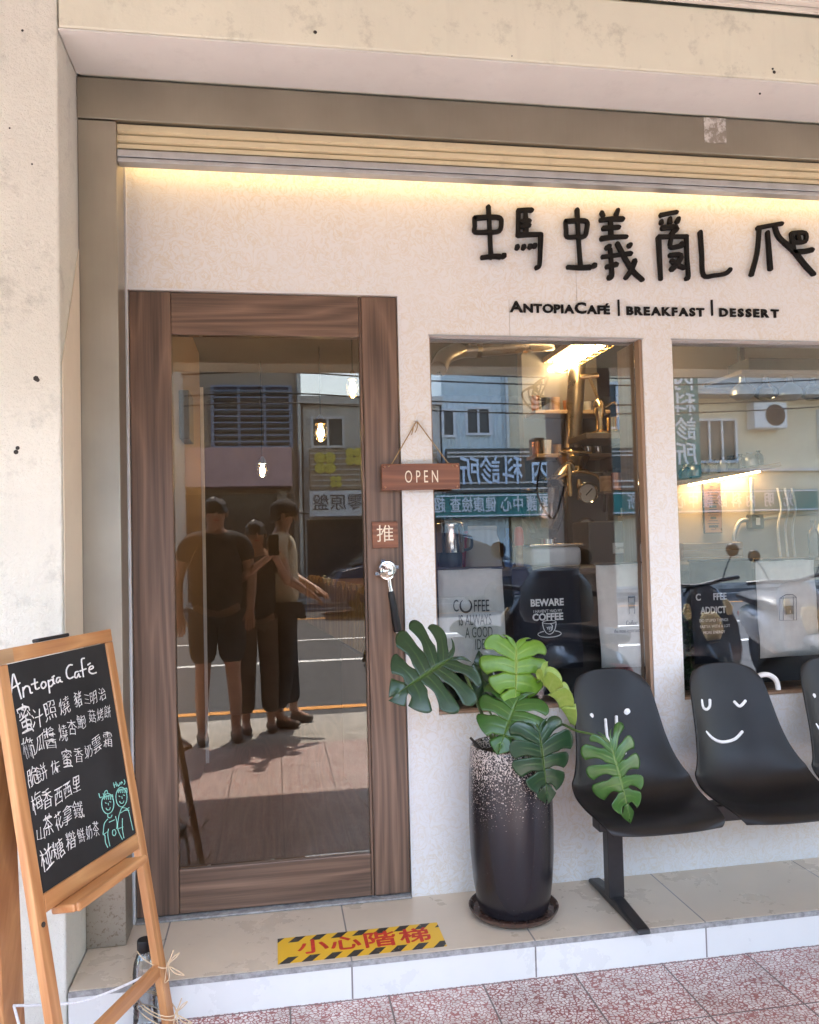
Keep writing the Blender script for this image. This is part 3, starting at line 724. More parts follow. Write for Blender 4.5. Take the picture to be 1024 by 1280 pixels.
OUT = catmull([(-.01, .02, 0), (-.13, .07, 0), (-.19, .21, 0), (-.12, .37, 0), (.06, .47, 0), (.28, .48, 0), (.50, .41, 0), (.72, .27, 0), (.90, .11, 0), (1.0, .0, 0)], 10)
def outline(f):
    f = max(0, min(.99999, f)) * (len(OUT) - 1); i = int(f); return OUT[i].lerp(OUT[i + 1], f - i)
def leaf(base, tip, nrm, width, mat, n=6, slit=.42, gap=.34, fold=.25, droop=.3, curl=.25, seed=0, roll=0.0, side_lift=(0, 0)):
    rnd = random.Random(seed); base = Vector(base); tip = Vector(tip); ex = tip - base; L = ex.length; ex.normalize()
    nz = Vector(nrm); nz = (nz - ex * nz.dot(ex)).normalized(); ey = nz.cross(ex)
    mb = MB()
    for side in (1, -1):
        cuts = [0] + [min(1, (k / n) ** .85 + rnd.uniform(-.02, .02)) for k in range(1, n)] + [1]
        for k in range(n):
            f0, f1 = cuts[k], cuts[k + 1]; s0, s1 = (f0 ** 1.7) * .93, (f1 ** 1.7) * .93
            g = gap * rnd.uniform(.8, 1.25); t0 = slit * rnd.uniform(.75, 1.3); lift = rnd.uniform(-.06, .05); tipr = rnd.uniform(.86, 1.06); skew = rnd.uniform(-.12, .12)
            if k == n - 1: g *= .45
            NU, NT = 9, 17; P, U = [], []
            for i in range(NT):
                t = i / (NT - 1); row, ur = [], []
                q = max(0, (t - t0) / (1 - t0))
                nar = 1 - g * min(1, q * 3.2) ** .6 * (1 - .45 * q)
                for j in range(NU):
                    u = j / (NU - 1); c2 = 2 * u - 1
                    uu = .5 + (u - .5) * nar
                    a = Vector((s0 + (s1 - s0) * uu, 0, 0)); b = outline(f0 + (f1 - f0) * uu)
                    tt = t * tipr * (1 - (.13 if 0 < k < n - 1 else .05) * abs(c2) ** 2.6 * q)
                    p = a.lerp(b, tt)
                    sweep = .09 * math.sin(PI * t); px_ = p.x - sweep * .35 + skew * .12 * t * t; py_ = p.y * side
                    lat = abs(p.y)
                    h = fold * lat - curl * lat * lat * 2.2 - droop * max(0, p.x) ** 2 * .55 + lift * t * t * 1.2 - .005 * c2 * c2 * q + .004 * (1 - c2 * c2) * math.sin(PI * t) + side_lift[0 if side > 0 else 1] * lat
                    row.append(base + ex * (px_ * L) + ey * (py_ * width) + nz * (h * L)); ur.append((u, t))
                P.append(row); U.append(ur)
            mb.grid(P, 0, U)
    return mb
def add_leaf(base, tip, nrm, width, mat, stem, r=.0045, **kw):
    mb = leaf(base, tip, nrm, width, mat, **kw)
    o = mb.build('leaf', M[mat], plant, True, solid=.0009)
    base = Vector(base)
    st = MB(); st.tube(catmull([Vector(s) for s in stem] + [base], 6), [r * (1.15 - .5 * i / (6 * len(stem))) for i in range(6 * len(stem) + 1)], 8)
    st.build('stalk', M['stalk'], plant, True)
    return o
R0 = Vector((.74, -.19, .66))
L1b = ay(565, 822, -.29)
add_leaf(L1b, ay(486, 872, -.36), (-.25, -1, .42), .345, 'leaf_dark', [R0 + Vector((-.02, 0, 0)), ay(612, 915, -.2), ay(592, 868, -.24), ay(578, 836, -.28)], .006, n=6, seed=3, droop=.15, slit=.30, gap=.38, fold=.12)
L2b = ay(645, 806, -.22)
add_leaf(L2b, ay(648, 886, -.31), (.05, -1, .55), .27, 'leaf_light', [R0 + Vector((.01, .01, 0)), ay(632, 900, -.16), ay(640, 840, -.15), ay(643, 812, -.2)], .0045, n=5, seed=5, droop=.35, slit=.42, gap=.24, fold=.12)
L3b = ay(648, 872, -.27)
add_leaf(L3b, ay(622, 936, -.36), (-.1, -.7, .8), .27, 'leaf_mid', [R0 + Vector((.02, -.01, 0)), ay(640, 910, -.2), ay(650, 880, -.23)], .0045, n=5, seed=8, droop=.4, slit=.40, gap=.28, fold=.15)
L4b = ay(674, 914, -.345)
add_leaf(L4b, ay(689, 1008, -.385), (.0, -1, .28), .225, 'leaf_dark', [R0 + Vector((.03, -.02, 0)), ay(655, 915, -.24), ay(668, 903, -.31)], .0045, n=6, seed=11, droop=.25, slit=.38, gap=.26, fold=.14)
L5b = ay(763, 929, -.47)
add_leaf(L5b, ay(795, 1034, -.52), (-.12, -1, .25), .205, 'leaf_mid', [R0 + Vector((.04, .0, .02)), ay(690, 905, -.25), ay(722, 914, -.36), ay(748, 920, -.45)], .0042, n=7, seed=14, droop=.3, slit=.30, gap=.40, fold=.05, side_lift=(-.25, -.05))
L6b = ay(676, 850, -.27)
add_leaf(L6b, ay(721, 906, -.29), (.85, -.45, .35), .10, 'leaf_pale', [R0 + Vector((.03, .03, 0)), ay(650, 900, -.16), ay(664, 862, -.22)], .004, n=4, seed=21, droop=.15, slit=1.4, gap=.1, fold=.9, curl=.1)
L7b = ay(606, 870, -.13)
add_leaf(L7b, ay(598, 812, -.11), (-.3, -1, .2), .10, 'leaf_dark', [R0 + Vector((-.03, .02, 0)), ay(618, 905, -.16), ay(610, 885, -.14)], .004, n=4, seed=25, droop=.2, slit=1.4, gap=.1, fold=.3)
mb = MB(); mb.tube([R0 + Vector((-.055, -.02, 0)), ay(588, 922, -.2)], [.006, .004], 8); mb.build('cut_stem', M['soil'], plant, True); mb = MB(); mb.tube([R0 + Vector((.03, .01, -.02)), R0 + Vector((.032, .012, .07))], [.008, .003], 8)
mb.build('cut_stem', M['soil'], plant, True)

# ================================================================ CHAIR BENCH
bench = thing('beam_bench', (1.6, -.2, SZ), 'black row of moulded chairs with white painted faces on one steel beam', 'bench')
PROF = catmull([(0, -.050, .908), (0, -.064, .84), (0, -.084, .76), (0, -.106, .67), (0, -.134, .58), (0, -.180, .515), (0, -.25, .487), (0, -.33, .486), (0, -.41, .496), (0, -.47, .493), (0, -.50, .478)], 5)
HW = catmull([(0, .118, 0), (0, .142, 0), (0, .153, 0), (0, .164, 0), (0, .184, 0), (0, .205, 0), (0, .212, 0), (0, .21, 0), (0, .205, 0), (0, .195, 0), (0, .178, 0)], 5)
CU = catmull([(0, .012, 0), (0, .028, 0), (0, .042, 0), (0, .058, 0), (0, .075, 0), (0, .075, 0), (0, .055, 0), (0, .035, 0), (0, .016, 0), (0, .006, 0), (0, 0, 0)], 5)
def shell_pt(cx, i, u):
    N = len(PROF); p = PROF[i]; d = (PROF[min(i + 1, N - 1)] - PROF[max(i - 1, 0)]).normalized(); nrm = Vector((0, d.z, -d.y))
    if nrm.z < 0 and nrm.y > 0: nrm = -nrm
    if i > 25 and nrm.z < 0: nrm = -nrm
    if i <= 25 and nrm.y > 0: nrm = -nrm
    top = 0
    if i < 5: top = .030 * (abs(u) ** 3) * (1 - i / 5)
    fr = 0
    if i > N - 6: fr = .022 * (abs(u) ** 3) * (1 - (N - 1 - i) / 5)
    return Vector((cx + u * HW[i].y, p.y + fr, p.z - top)) + nrm * (CU[i].y * abs(u) ** 2.4)
def shell_hit(cx, px, py):
    "point on the front of the chair back seen at a place of the photograph"
    y = -.1
    for _ in range(6):
        q = ay(px, py, y)
        i = min(range(30), key=lambda k: abs(PROF[k].z - q.z)); u = max(-1, min(1, (q.x - cx) / HW[i].y)); y = shell_pt(cx, i, u).y - .0035
    return ay(px, py, y)
Z4 = lambda x, y: (690 + x / 3.066, 800 + y / 3.066)
FACES = [
 [('dot', (150, 292), 13), ('dot', (290, 277), 16), ('line', [(205, 304), (208, 340), (212, 372), (222, 384), (232, 384)]), ('line', [(247, 293), (248, 330), (248, 352)]), ('line', [(268, 432), (282, 434)])],
 [('line', [(573, 230), (579, 258), (592, 266), (604, 254), (605, 229)]), ('line', [(698, 236), (720, 254), (742, 233)]), ('line', [(589, 351), (620, 380), (656, 391), (700, 380), (730, 351)])],
 [('dot', (1004, 215), 12), ('dot', (1120, 208), 13), ('line', [(1010, 322), (1035, 352), (1070, 362), (1110, 345), (1130, 318)])]]
for ci, cx in enumerate((1.166, 1.604, 2.041)):
    mb = MB(); N = len(PROF)
    mb.grid([[shell_pt(cx, i, -1 + 2 * j / 20) for j in range(21)] for i in range(N)])
    st = mb.build('seat', M['black'], bench, True, solid=.0065)
    b = st.modifiers.new('bevel', 'BEVEL'); b.width = .0025; b.segments = 2; b.angle_limit = .9
    for f in FACES[ci]:
        mb = MB()
        if f[0] == 'dot':
            c = shell_hit(cx, *Z4(*f[1])); r = f[2] / 3.066 * .00255
            mb.lathe([(0, -.003), (r * .7, -.0026), (r, .001)], c, 18, axis='y')
        else:
            P = catmull([shell_hit(cx, *Z4(*q)) for q in f[1]], 5); P = [P[0] + (P[0] - P[1]).normalized() * .003] + P + [P[-1] + (P[-1] - P[-2]).normalized() * .003]
            mb.tube(P, [.0035] + [.0056] * (len(P) - 2) + [.0035], 8)
        mb.build('painted_eye' if f[0] == 'dot' else 'painted_stroke', M['whiteprint'], st, True)
    mb = MB(); mb.box(cx - .06, cx + .06, -.27, -.15, .4575, .487); mb.build('seat_bracket', M['blackmetal'], bench, bevel=.004)
mb = MB(); mb.box(1.046, 2.75, -.232, -.168, .400, .4565); mb.build('beam', M['blackmetal'], bench, bevel=.005)
for lx in (1.105, 2.45):
    mb = MB(); mb.box(lx - .027, lx + .027, -.222, -.178, .176, .3995); lg = mb.build('leg', M['blackmetal'], bench, bevel=.003)
    mb = MB()
    mb.add([(lx - .022, -.428, .151), (lx + .022, -.428, .151), (lx + .022, -.012, .151), (lx - .022, -.012, .151),
            (lx - .022, -.418, .166), (lx + .022, -.418, .166), (lx + .022, -.24, .182), (lx - .022, -.24, .182), (lx + .022, -.16, .182), (lx - .022, -.16, .182), (lx + .022, -.022, .166), (lx - .022, -.022, .166)],
           [(3, 2, 1, 0), (0, 1, 5, 4), (4, 5, 6, 7), (7, 6, 8, 9), (9, 8, 10, 11), (11, 10, 2, 3), (0, 4, 7, 9, 11, 3), (1, 2, 10, 8, 6, 5)])
    mb.build('foot', M['blackmetal'], lg, bevel=.006)

# umbrella with a crook handle standing behind the chairs
um = thing('umbrella', (1.66, -.15, .458), 'furled umbrella with a white crook handle behind the winking chair', 'umbrella')
h0, h1, h2, h3 = ay(929, 887, -.045), ay(941, 853, -.04), ay(957, 844, -.04), ay(973, 862, -.04)
ft = Vector((1.655, -.15, .459))
mb = MB(); mb.tube(catmull([h0, ay(934, 868, -.04), h1, ay(949, 845, -.04), ay(960, 843.5, -.04), ay(970, 850, -.04), h3], 5), .0098, 10); mb.build('handle', M['white'], um, True)
ax = (ft - h0)
mb = MB(); mb.tube([h0 + ax * .02, h0 + ax * .12, h0 + ax * .5, h0 + ax * .9, h0 + ax * .97], [.012, .026, .022, .012, .006], 10); mb.build('canopy', M['darkcanvas'], um, True)
mb = MB(); mb.tube([h0 + ax * .96, ft], .004, 8); mb.build('tip', M['chrome'], um, True)

# ================================================================ STEP STICKER
stk = MB(); c = [az(347, 1174, SZ), az(547.5, 1153, SZ), az(557, 1183, SZ), az(347.5, 1207, SZ)]
stk.box(-.011, .496, -.362, -.204, SZ + .0004, SZ + .0012)
stko = tag(stk.build('caution_sticker', M['sticker']), 'worn yellow and black hazard sticker on the step edge', 'sticker')
mb = MB()
for ch, x, s_ in (('小', .095, .088), ('心', .195, .088), ('階', .300, .098), ('梯', .412, .092)):
    for q, dx in enumerate((-.0016, 0, .0016)): add_text(mb, ch, s_ * 1.04, frame4((x + dx, -.283 + dx * .6, SZ + .0016 + q * .0003), (1, 0, 0), (0, 1, 0)), thick=.0006, off=.0004, xs=1.05)
mb.build('lettering', M['redink'], stko)

# ================================================================ CHALKBOARD EASEL
AZ, LEAN, EW, EH = math.radians(68.075), math.radians(9.72), .39, .522
EU = Vector((math.cos(AZ), math.sin(AZ), 0)); EN0 = Vector((math.sin(AZ), -math.cos(AZ), 0))
EV = Vector((-EN0.x * math.sin(LEAN), -EN0.y * math.sin(LEAN), math.cos(LEAN))); EN = EU.cross(EV)
BL = Vector((-.384, -.4925, .606)) - EU * EW
E4 = Matrix.Identity(4)
for i in range(3): E4[i][0] = EU[i]; E4[i][1] = EV[i]; E4[i][2] = EN[i]; E4[i][3] = BL[i]
def board(px, py, d=.0):
    r = ray(px, py); t = (BL + EN * d - CAM).dot(EN) / r.dot(EN); q = CAM + r * t - BL; return q.dot(EU), q.dot(EV)
easel = thing('chalkboard_easel', (-.5, -.7, GZ), 'wooden easel with a black chalkboard menu standing by the pillar', 'easel')
def epart(name, bx, mat, bevel=.003, parent=None):
    mb = MB()
    for b in (bx if isinstance(bx, list) else [bx]): mb.box(*b)
    o = mb.build(name, M[mat], None, bevel=bevel); o.matrix_world = E4
    p = parent or easel; o.parent = p; o.matrix_parent_inverse = parent_inv(p); 
    o.location, o.rotation_euler = E4.to_translation(), E4.to_euler(); return o
VG = -(BL.z - GZ) / EV.z + .003
slate = epart('slate', (0.0005, EW - .0005, .0005, EH - .0005, -.006, 0), 'slate', 0)
FWD = .034
M['pine_leg'] = wood('varnished pine leg', (.40, .17, .06), (.70, .38, .16), 'y', 14, .35, .10, .5, coat=.2, seed=4)
for u0 in (-FWD, EW): epart('leg', (u0, u0 + FWD, VG, EH + .001, -.018, .004), 'pine_leg')
epart('top_rail', (-FWD, EW + FWD, EH + .0015, EH + .036, -.018, .0042), 'pine_x')
epart('bottom_rail', (.0005, EW - .0005, -.042, -.0005, -.016, .0035), 'pine_x')
epart('tray', [(.035, EW - .06, -.062, -.0425, -.014, .050), (.035, EW - .06, -.0615, -.040, .0505, .062)], 'pine_x', .006)
epart('crossbar', (.0005, EW - .0005, -.385, -.350, -.014, .003), 'pine_x')
epart('patch', (-FWD - .001, .02, EH + .002, EH + .0355, .0044, .006), 'lightwood', 0)
epart('clip', (EW * .30, EW * .62, EH + .0365, EH + .046, -.016, .002), 'blackmetal', .003)
hinge = E4 @ Vector((-.010, EH - .04, -.03)); rf = az(17, 1345, GZ); rf = Vector((rf.x, max(rf.y, -.62), GZ + .002))
mb = MB(); mb.bar(hinge, rf, .022, .075, EN0.cross(Vector((0, 0, 1)))); mb.build('rear_leg', M['pine_v'], easel, bevel=.003)
mb = MB(); q = E4 @ Vector((-FWD / 2, -.06, .0043)); mb.tube([q, q + EN * .002], .006, 10); mb.build('bolt', M['trimdark'], easel)
# chalk writing
mb = MB(); Z6 = lambda x, y: board(x / 5.689, 800 + y / 5.689)
def chalk(mb, pts, r=.0016, fn=Z6, mi=0, n=3):
    P = [E4 @ Vector((*fn(*p), .0006)) for p in pts]
    if len(P) > 2: P = catmull(P, n)
    mb.tube(P, r, 6, mi, flat=EN)
for st in ([(75, 405), (82, 330), (90, 245), (105, 270), (130, 350), (150, 420)], [(82, 345), (115, 325), (140, 305)], [(160, 335), (166, 410)], [(163, 360), (180, 330), (205, 335), (215, 375), (228, 375)],
           [(243, 275), (250, 340), (262, 350), (278, 340)], [(220, 318), (265, 300)], [(300, 300), (290, 325), (305, 345), (325, 325), (318, 300), (300, 300)], [(340, 285), (352, 380)], [(342, 300), (365, 282), (378, 305), (362, 330), (348, 330)], [(375, 265), (380, 305), (388, 310)], [(366, 268), (384, 255)],
           [(425, 268), (405, 270), (398, 295), (412, 303), (425, 280), (428, 295), (442, 298)], [(512, 178), (490, 180), (470, 215), (475, 260), (495, 275), (520, 262)], [(555, 225), (535, 230), (530, 262), (545, 268), (558, 240), (563, 262), (572, 260)],
           [(598, 130), (578, 140), (583, 200), (592, 265)], [(565, 222), (610, 205)], [(628, 215), (660, 200), (655, 185), (635, 195), (632, 225), (655, 240), (683, 232)], [(622, 178), (640, 165)]):
    chalk(mb, st, .0021)
Z7 = lambda x, y: board(20 + x / 6.024, 930 + y / 6.024)
LINES = [
 (Z6, [('蜜', 155, 588, .082), ('汁', 268, 565, .055), ('照', 357, 512, .058), ('燒', 460, 475, .054), ('豬', 555, 428, .05), ('三', 618, 427, .036), ('明', 665, 415, .042), ('治', 727, 390, .042)]),
 (Z6, [('櫛', 195, 788, .062), ('瓜', 285, 742, .05), ('醬', 357, 712, .062), ('燒', 447, 668, .052), ('杏', 512, 630, .05), ('鮑', 577, 588, .045), ('菇', 655, 550, .042), ('烤', 713, 538, .042), ('餅', 764, 515, .042)]),
 (Z7, [('脆', 100, 272, .052), ('餅', 192, 228, .05), ('佐', 295, 180, .042), ('蜜', 385, 122, .055), ('香', 470, 90, .046), ('奶', 545, 62, .042), ('雲', 608, 10, .052), ('霜', 690, -25, .052)]),
 (Z7, [('梅', 140, 460, .056), ('香', 233, 420, .055), ('西', 320, 400, .05), ('西', 388, 355, .046), ('里', 455, 312, .05)]),
 (Z7, [('山', 170, 690, .04), ('茶', 245, 625, .058), ('花', 322, 588, .05), ('拿', 385, 545, .056), ('鐵', 470, 508, .052)]),
 (Z7, [('椪', 215, 878, .064), ('糖', 322, 800, .054), ('糌', 412, 735, .052), ('鮮', 492, 698, .044), ('奶', 550, 672, .042), ('茶', 602, 648, .046)])]
rl = random.Random(4)
for fn, L in LINES:
    for i, (ch, x, y, h) in enumerate(L):
        h *= .88
        u, v = fn(x, y); j = 1 if i + 1 < len(L) else -1
        pit = abs(fn(L[i + j][1], L[i + j][2])[0] - u)
        w_ = min(.94 * pit, h * .95, .05); rot = rl.uniform(-.12, .12); u = max(u, w_ / 2 + .008)
        M4 = E4 @ Matrix.Translation((u, v, .0006)) @ Matrix.Rotation(rot, 4, 'Z') @ Matrix(((1, rl.uniform(-.1, .12), 0, 0), (0, 1, 0, 0), (0, 0, 1, 0), (0, 0, 0, 1)))
        vs, fs = text_mesh(ch, h, .0006, -.00065); k = w_ / h; a1, a2, a3 = rl.uniform(0, 6), rl.uniform(0, 6), rl.uniform(0, 6)
        vs = [Vector((p.x + h * (.045 * math.sin(p.y / h * 5 + a1) + .018 * math.sin(p.y / h * 13 + p.x / h * 6 + a2)), p.y + h * (.05 * math.sin(p.x / h * 5 + a2) + .02 * math.sin(p.x / h * 12 + a3)), p.z)) for p in vs]
        mb.add([M4 @ Vector((p.x * k, p.y, p.z)) for p in vs], fs)
mb.build('chalk_lettering', M['chalk'], slate)
mb = MB(); c7 = lambda p, r=.0011: chalk(mb, p, r, Z7)
def ell(cx, cy, rx, ry, a0=0, a1=360, n=14): return [(cx + rx * math.cos(math.radians(a0 + (a1 - a0) * i / n)), cy + ry * math.sin(math.radians(a0 + (a1 - a0) * i / n))) for i in range(n + 1)]
for (x, y, rx, ry) in ((690, 450, 46, 76), (793, 400, 42, 74)):
    c7(ell(x, y, rx, ry))
    for k in range(5): c7([(x - rx + 8 + k * 14, y - 35 - 5 * k), (x - rx + 25 + k * 14, y - 60 - 2 * k), (x - rx + 20 + k * 16, y - 30)])
    c7([(x - 20, y - 8), (x - 10, y - 2)]); c7([(x + 12, y - 16), (x + 24, y - 12)]); c7(ell(x + 2, y + 28, 16, 20, 0, 170, 6)); c7([(x + 2, y - 5), (x + 6, y + 12)])
c7([(690, 528), (692, 552), (712, 555), (722, 535)]); c7([(690, 565), (664, 600), (656, 660), (655, 682), (668, 690), (672, 740), (690, 780)]); c7([(695, 640), (690, 690), (706, 770)]); c7([(655, 684), (690, 660)]); c7([(700, 590), (740, 572)]); c7([(748, 545), (760, 600), (756, 640)])
c7(ell(738, 668, 14, 24, 0, 360, 5)); c7([(800, 475), (785, 505), (770, 560), (765, 640), (800, 720)]); c7([(800, 480), (838, 490), (855, 540), (880, 650)]); c7([(785, 520), (850, 480)]); c7([(800, 560), (800, 640), (812, 710)]); c7([(765, 640), (805, 625)]); c7([(812, 500), (850, 500)])
c7([(622, 372), (632, 405), (648, 398)]); c7([(655, 372), (660, 392)]); c7([(668, 388), (668, 360), (682, 350), (690, 372)])
c7([(732, 292), (742, 330)]); c7([(734, 312), (752, 304)]); c7([(750, 285), (756, 320)]); c7([(764, 300), (768, 318), (780, 305), (782, 290)]); c7([(790, 305), (792, 285), (802, 295)]); c7([(812, 268), (820, 290), (812, 305)])
mb.build('chalk_drawing', M['mint'], slate)
# rope between the legs
mb = MB(); a = E4 @ Vector((EW + .01, VG + .2, -.016)); b = E4 @ Vector((-.01, VG + .22, -.016)); c = hinge.lerp(rf, .80)
mb.tube(catmull([a, a.lerp(c, .5) + Vector((0, 0, -.035)), c + Vector((.01, -.012, 0))], 8), .0035, 8); mb.tube(catmull([c + Vector((.012, -.012, 0)), c.lerp(b, .5) + Vector((0, 0, -.08)), b], 8), .0035, 8)
mb.build('rope', M['rope'], easel, True)
# water bottle tied to the leg
bt = az(196, 1296, GZ); bp = Vector((-.375, -.43, GZ))
bott = thing('plastic_bottle', bp, 'empty clear plastic bottle with black cap tied to the easel leg', 'bottle')
mb = MB(); mb.lathe([(0, .002), (.024, .002), (.031, .008), (.033, .02), (.033, .05), (.0305, .056), (.033, .062), (.0305, .070), (.033, .078), (.0305, .086), (.033, .094), (.033, .165), (.030, .19), (.022, .212), (.0155, .222), (.0150, .228)], bp, 28); mb.build('bottle_body', M['clearplastic'], bott, True)
mb = MB(); mb.lathe([(.0, .222), (.0195, .2222), (.0205, .225), (.0205, .250), (.0185, .253), (0, .2532)], bp, 24); mb.build('cap', M['black'], bott, True)
mb = MB(); lx = lambda z: E4 @ Vector((EW + FWD / 2, (z - BL.z) / EV.z, -.002))
for z, rr in ((.258, .0), (.135, .0), (.128, .004), (.10, .002)):
    q = lx(z); P = []
    for t in range(19):
        a_ = 2 * PI * t / 18; mid = (q + Vector((bp.x, bp.y, z))) / 2; d = (q - Vector((bp.x, bp.y, z))); d.z = 0; Ld = d.length; d.normalize(); s_ = Vector((-d.y, d.x, 0))
        P.append(mid + d * math.cos(a_) * (Ld / 2 + .028 + rr) + s_ * math.sin(a_) * (.026 + rr) + Vector((0, 0, .008 * math.sin(a_ + z * 40))))
    mb.tube(P, .0015, 6); mb.build('twine', M['twine'], bott, True); mb = MB()
for z in (.258, .132):
    q = lx(z) + Vector((.02, -.018, 0))
    for sx, sz in ((.012, .04), (-.004, -.045), (.03, -.03), (.022, .03)):
        mb.tube(catmull([q, q + Vector((sx, -.004, sz * .6)), q + Vector((sx * 1.5, -.004, sz)), q + Vector((sx * .4 + .008, -.006, sz * .7)), q + Vector((.004, -.003, 0))], 4), .0014, 6)
    mb.build('twine_bow', M['twine'], bott, True); mb = MB()

# ================================================================ INSIDE THE CAFE (seen through the glass)
cafe = thing('cafe_room', (1.4, 2, SZ), 'brown interior shell of the cafe behind the glass', 'room')
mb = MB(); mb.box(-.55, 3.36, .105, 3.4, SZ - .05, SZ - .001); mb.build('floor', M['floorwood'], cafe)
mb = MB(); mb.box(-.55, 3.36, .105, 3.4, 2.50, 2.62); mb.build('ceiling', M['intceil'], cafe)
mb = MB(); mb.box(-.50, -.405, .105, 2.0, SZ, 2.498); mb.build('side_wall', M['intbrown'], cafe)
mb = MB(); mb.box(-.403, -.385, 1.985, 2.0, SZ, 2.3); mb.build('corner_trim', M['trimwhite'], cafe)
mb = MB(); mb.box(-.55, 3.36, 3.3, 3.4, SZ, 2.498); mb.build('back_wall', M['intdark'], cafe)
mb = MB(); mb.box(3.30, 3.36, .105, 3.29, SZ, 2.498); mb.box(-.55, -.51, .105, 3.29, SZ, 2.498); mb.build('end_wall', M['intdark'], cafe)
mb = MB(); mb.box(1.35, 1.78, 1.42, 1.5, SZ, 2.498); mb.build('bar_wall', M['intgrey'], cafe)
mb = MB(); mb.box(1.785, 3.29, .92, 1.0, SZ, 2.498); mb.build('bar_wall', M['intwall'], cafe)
mb = MB(); mb.box(-.404, -.36, .9, 1.1, 1.86, 2.08); mb.build('fuse_box', M['intdark'], cafe, bevel=.005)
tb = thing('service_counter', (.5, 1.6, SZ), 'long counter faced with thin golden bamboo slats behind the door', 'counter')
mb = MB(); A, B = Vector((.47, .55, 0)), Vector((.22, 2.7, 0)); n_ = 60
for k in range(n_):
    p = A.lerp(B, k / n_); d = (B - A).normalized()
    hh = 1.16 + .02 * math.sin(k * 1.7)
    mb.bar((p.x, p.y, .86), (p.x, p.y, hh), .026, .018, d)
mb.build('slat_front', M['bamboo'], tb)
mb = MB(); q = A.lerp(B, .45); mb.bar((A.x, A.y, .5), (q.x, q.y, .5), .69, .03, (1, 0, 0)); mb.build('front_panel', M['intgrey'], tb)
mb = MB(); mb.box(.50, 1.0, .60, 2.7, SZ, 1.10); mb.build('body', M['intdark'], tb); mb = MB(); mb.box(.40, 1.05, .58, 2.7, 1.102, 1.14); mb.build('top', M['lightwood'], tb, bevel=.004)
bc = thing('window_counter', (1.2, .4, SZ), 'dark counter under the windows carrying grinder and tins', 'counter')
mb = MB(); mb.box(.52, 3.28, .22, .70, SZ, 1.235); mb.build('cabinet', M['cabinet'], bc); mb = MB(); mb.box(.51, 3.28, .20, .72, 1.237, 1.26); mb.build('top', M['intdark'], bc, bevel=.003)
# lamps
def pendant(px, py, y, r, cap, label):
    p = ay(px, py, y); t = thing('pendant_lamp', p, label, 'lamp', 'pendant bulbs inside the door')
    mb = MB(); mb.lathe([(0, -r * 1.25), (r * .5, -r * 1.15), (r * .9, -r * .6), (r, 0), (r * .95, r * .7), (r * .7, r * 1.3), (r * .5, r * 1.5)], p, 20); mb.build('glass_shade', M['bulbglass'], t, True)
    mb = MB(); mb.lathe([(0, -r * .75), (r * .35, -r * .6), (r * .5, -.1 * r), (r * .4, r * .5), (0, r * .8)], p, 14); mb.build('bulb', M['glow_bulb'], t, True)
    mb = MB(); mb.lathe([(r * .75, r * 1.25), (r * .6, r * 1.9), (r * .25, r * 2.5), (.004, r * 2.6)], p, 16); mb.build('cap', M[cap], t, True)
    mb = MB(); mb.tube([p + Vector((0, 0, r * 2.5)), Vector((p.x, p.y, 2.5))], .003, 6); mb.build('cable', M['black'], t)
pendant(328, 588, 2.2, .033, 'blueenamel', 'low pendant bulb with a blue cap seen through the door')
pendant(401, 541, 1.8, .040, 'brass', 'middle pendant bulb with a clear cup shade seen through the door')
pendant(441, 486, 1.2, .036, 'brass', 'highest pendant bulb glowing at the upper right of the door glass')
tl = thing('tube_lamp', at(725, 445, 2, 2.3), 'glowing fluorescent tube lamp under the cafe ceiling', 'lamp')
a, b = at(688, 466, 2, 2.3), at(768, 417, 2, 2.3)
d = (b - a).normalized(); s_ = d.cross(Vector((0, 0, 1)))
for k in (-1, 1):
    mb = MB(); mb.tube([a + s_ * .030 * k, b + s_ * .030 * k], .013, 10); mb.build('tube', M['glow_tube'], tl, True)
mb = MB(); mb.bar(a + Vector((0, 0, .05)), b + Vector((0, 0, .05)), .14, .03); mb.build('housing', M['lightwood'], tl, bevel=.004)
mb = MB()
for k in range(12):
    p = a.lerp(b, k / 11); mb.tube(catmull([p + s_ * .075 + Vector((0, 0, .04)), p + s_ * .06 + Vector((0, 0, -.02)), p + Vector((0, 0, -.035)), p - s_ * .06 + Vector((0, 0, -.02)), p - s_ * .075 + Vector((0, 0, .04))], 3), .002, 5)
mb.build('wire_guard', M['brass'], tl)
# duct under the ceiling
dk = thing('ceiling_duct', ay(610, 436, 1.2), 'bronze metal duct running under the cafe ceiling', 'duct')
mb = MB(); P = [ay(548, 462, 1.0), ay(556, 446, 1.1), ay(575, 438, 1.2), ay(600, 436, 1.2), ay(690, 428, 1.2), ay(760, 422, 1.3)]
mb.tube(catmull(P, 5), .042, 14); mb.build('pipe', M['ironpipe'], dk, True)
mb = MB()
for px, py in ((598, 436), (655, 431)):
    p = ay(px, py, 1.2); mb = MB(); mb.tube([p + Vector((-.012, 0, 0)), p + Vector((.012, 0, 0))], .049, 14); mb.build('clamp', M['brass'], dk, True)
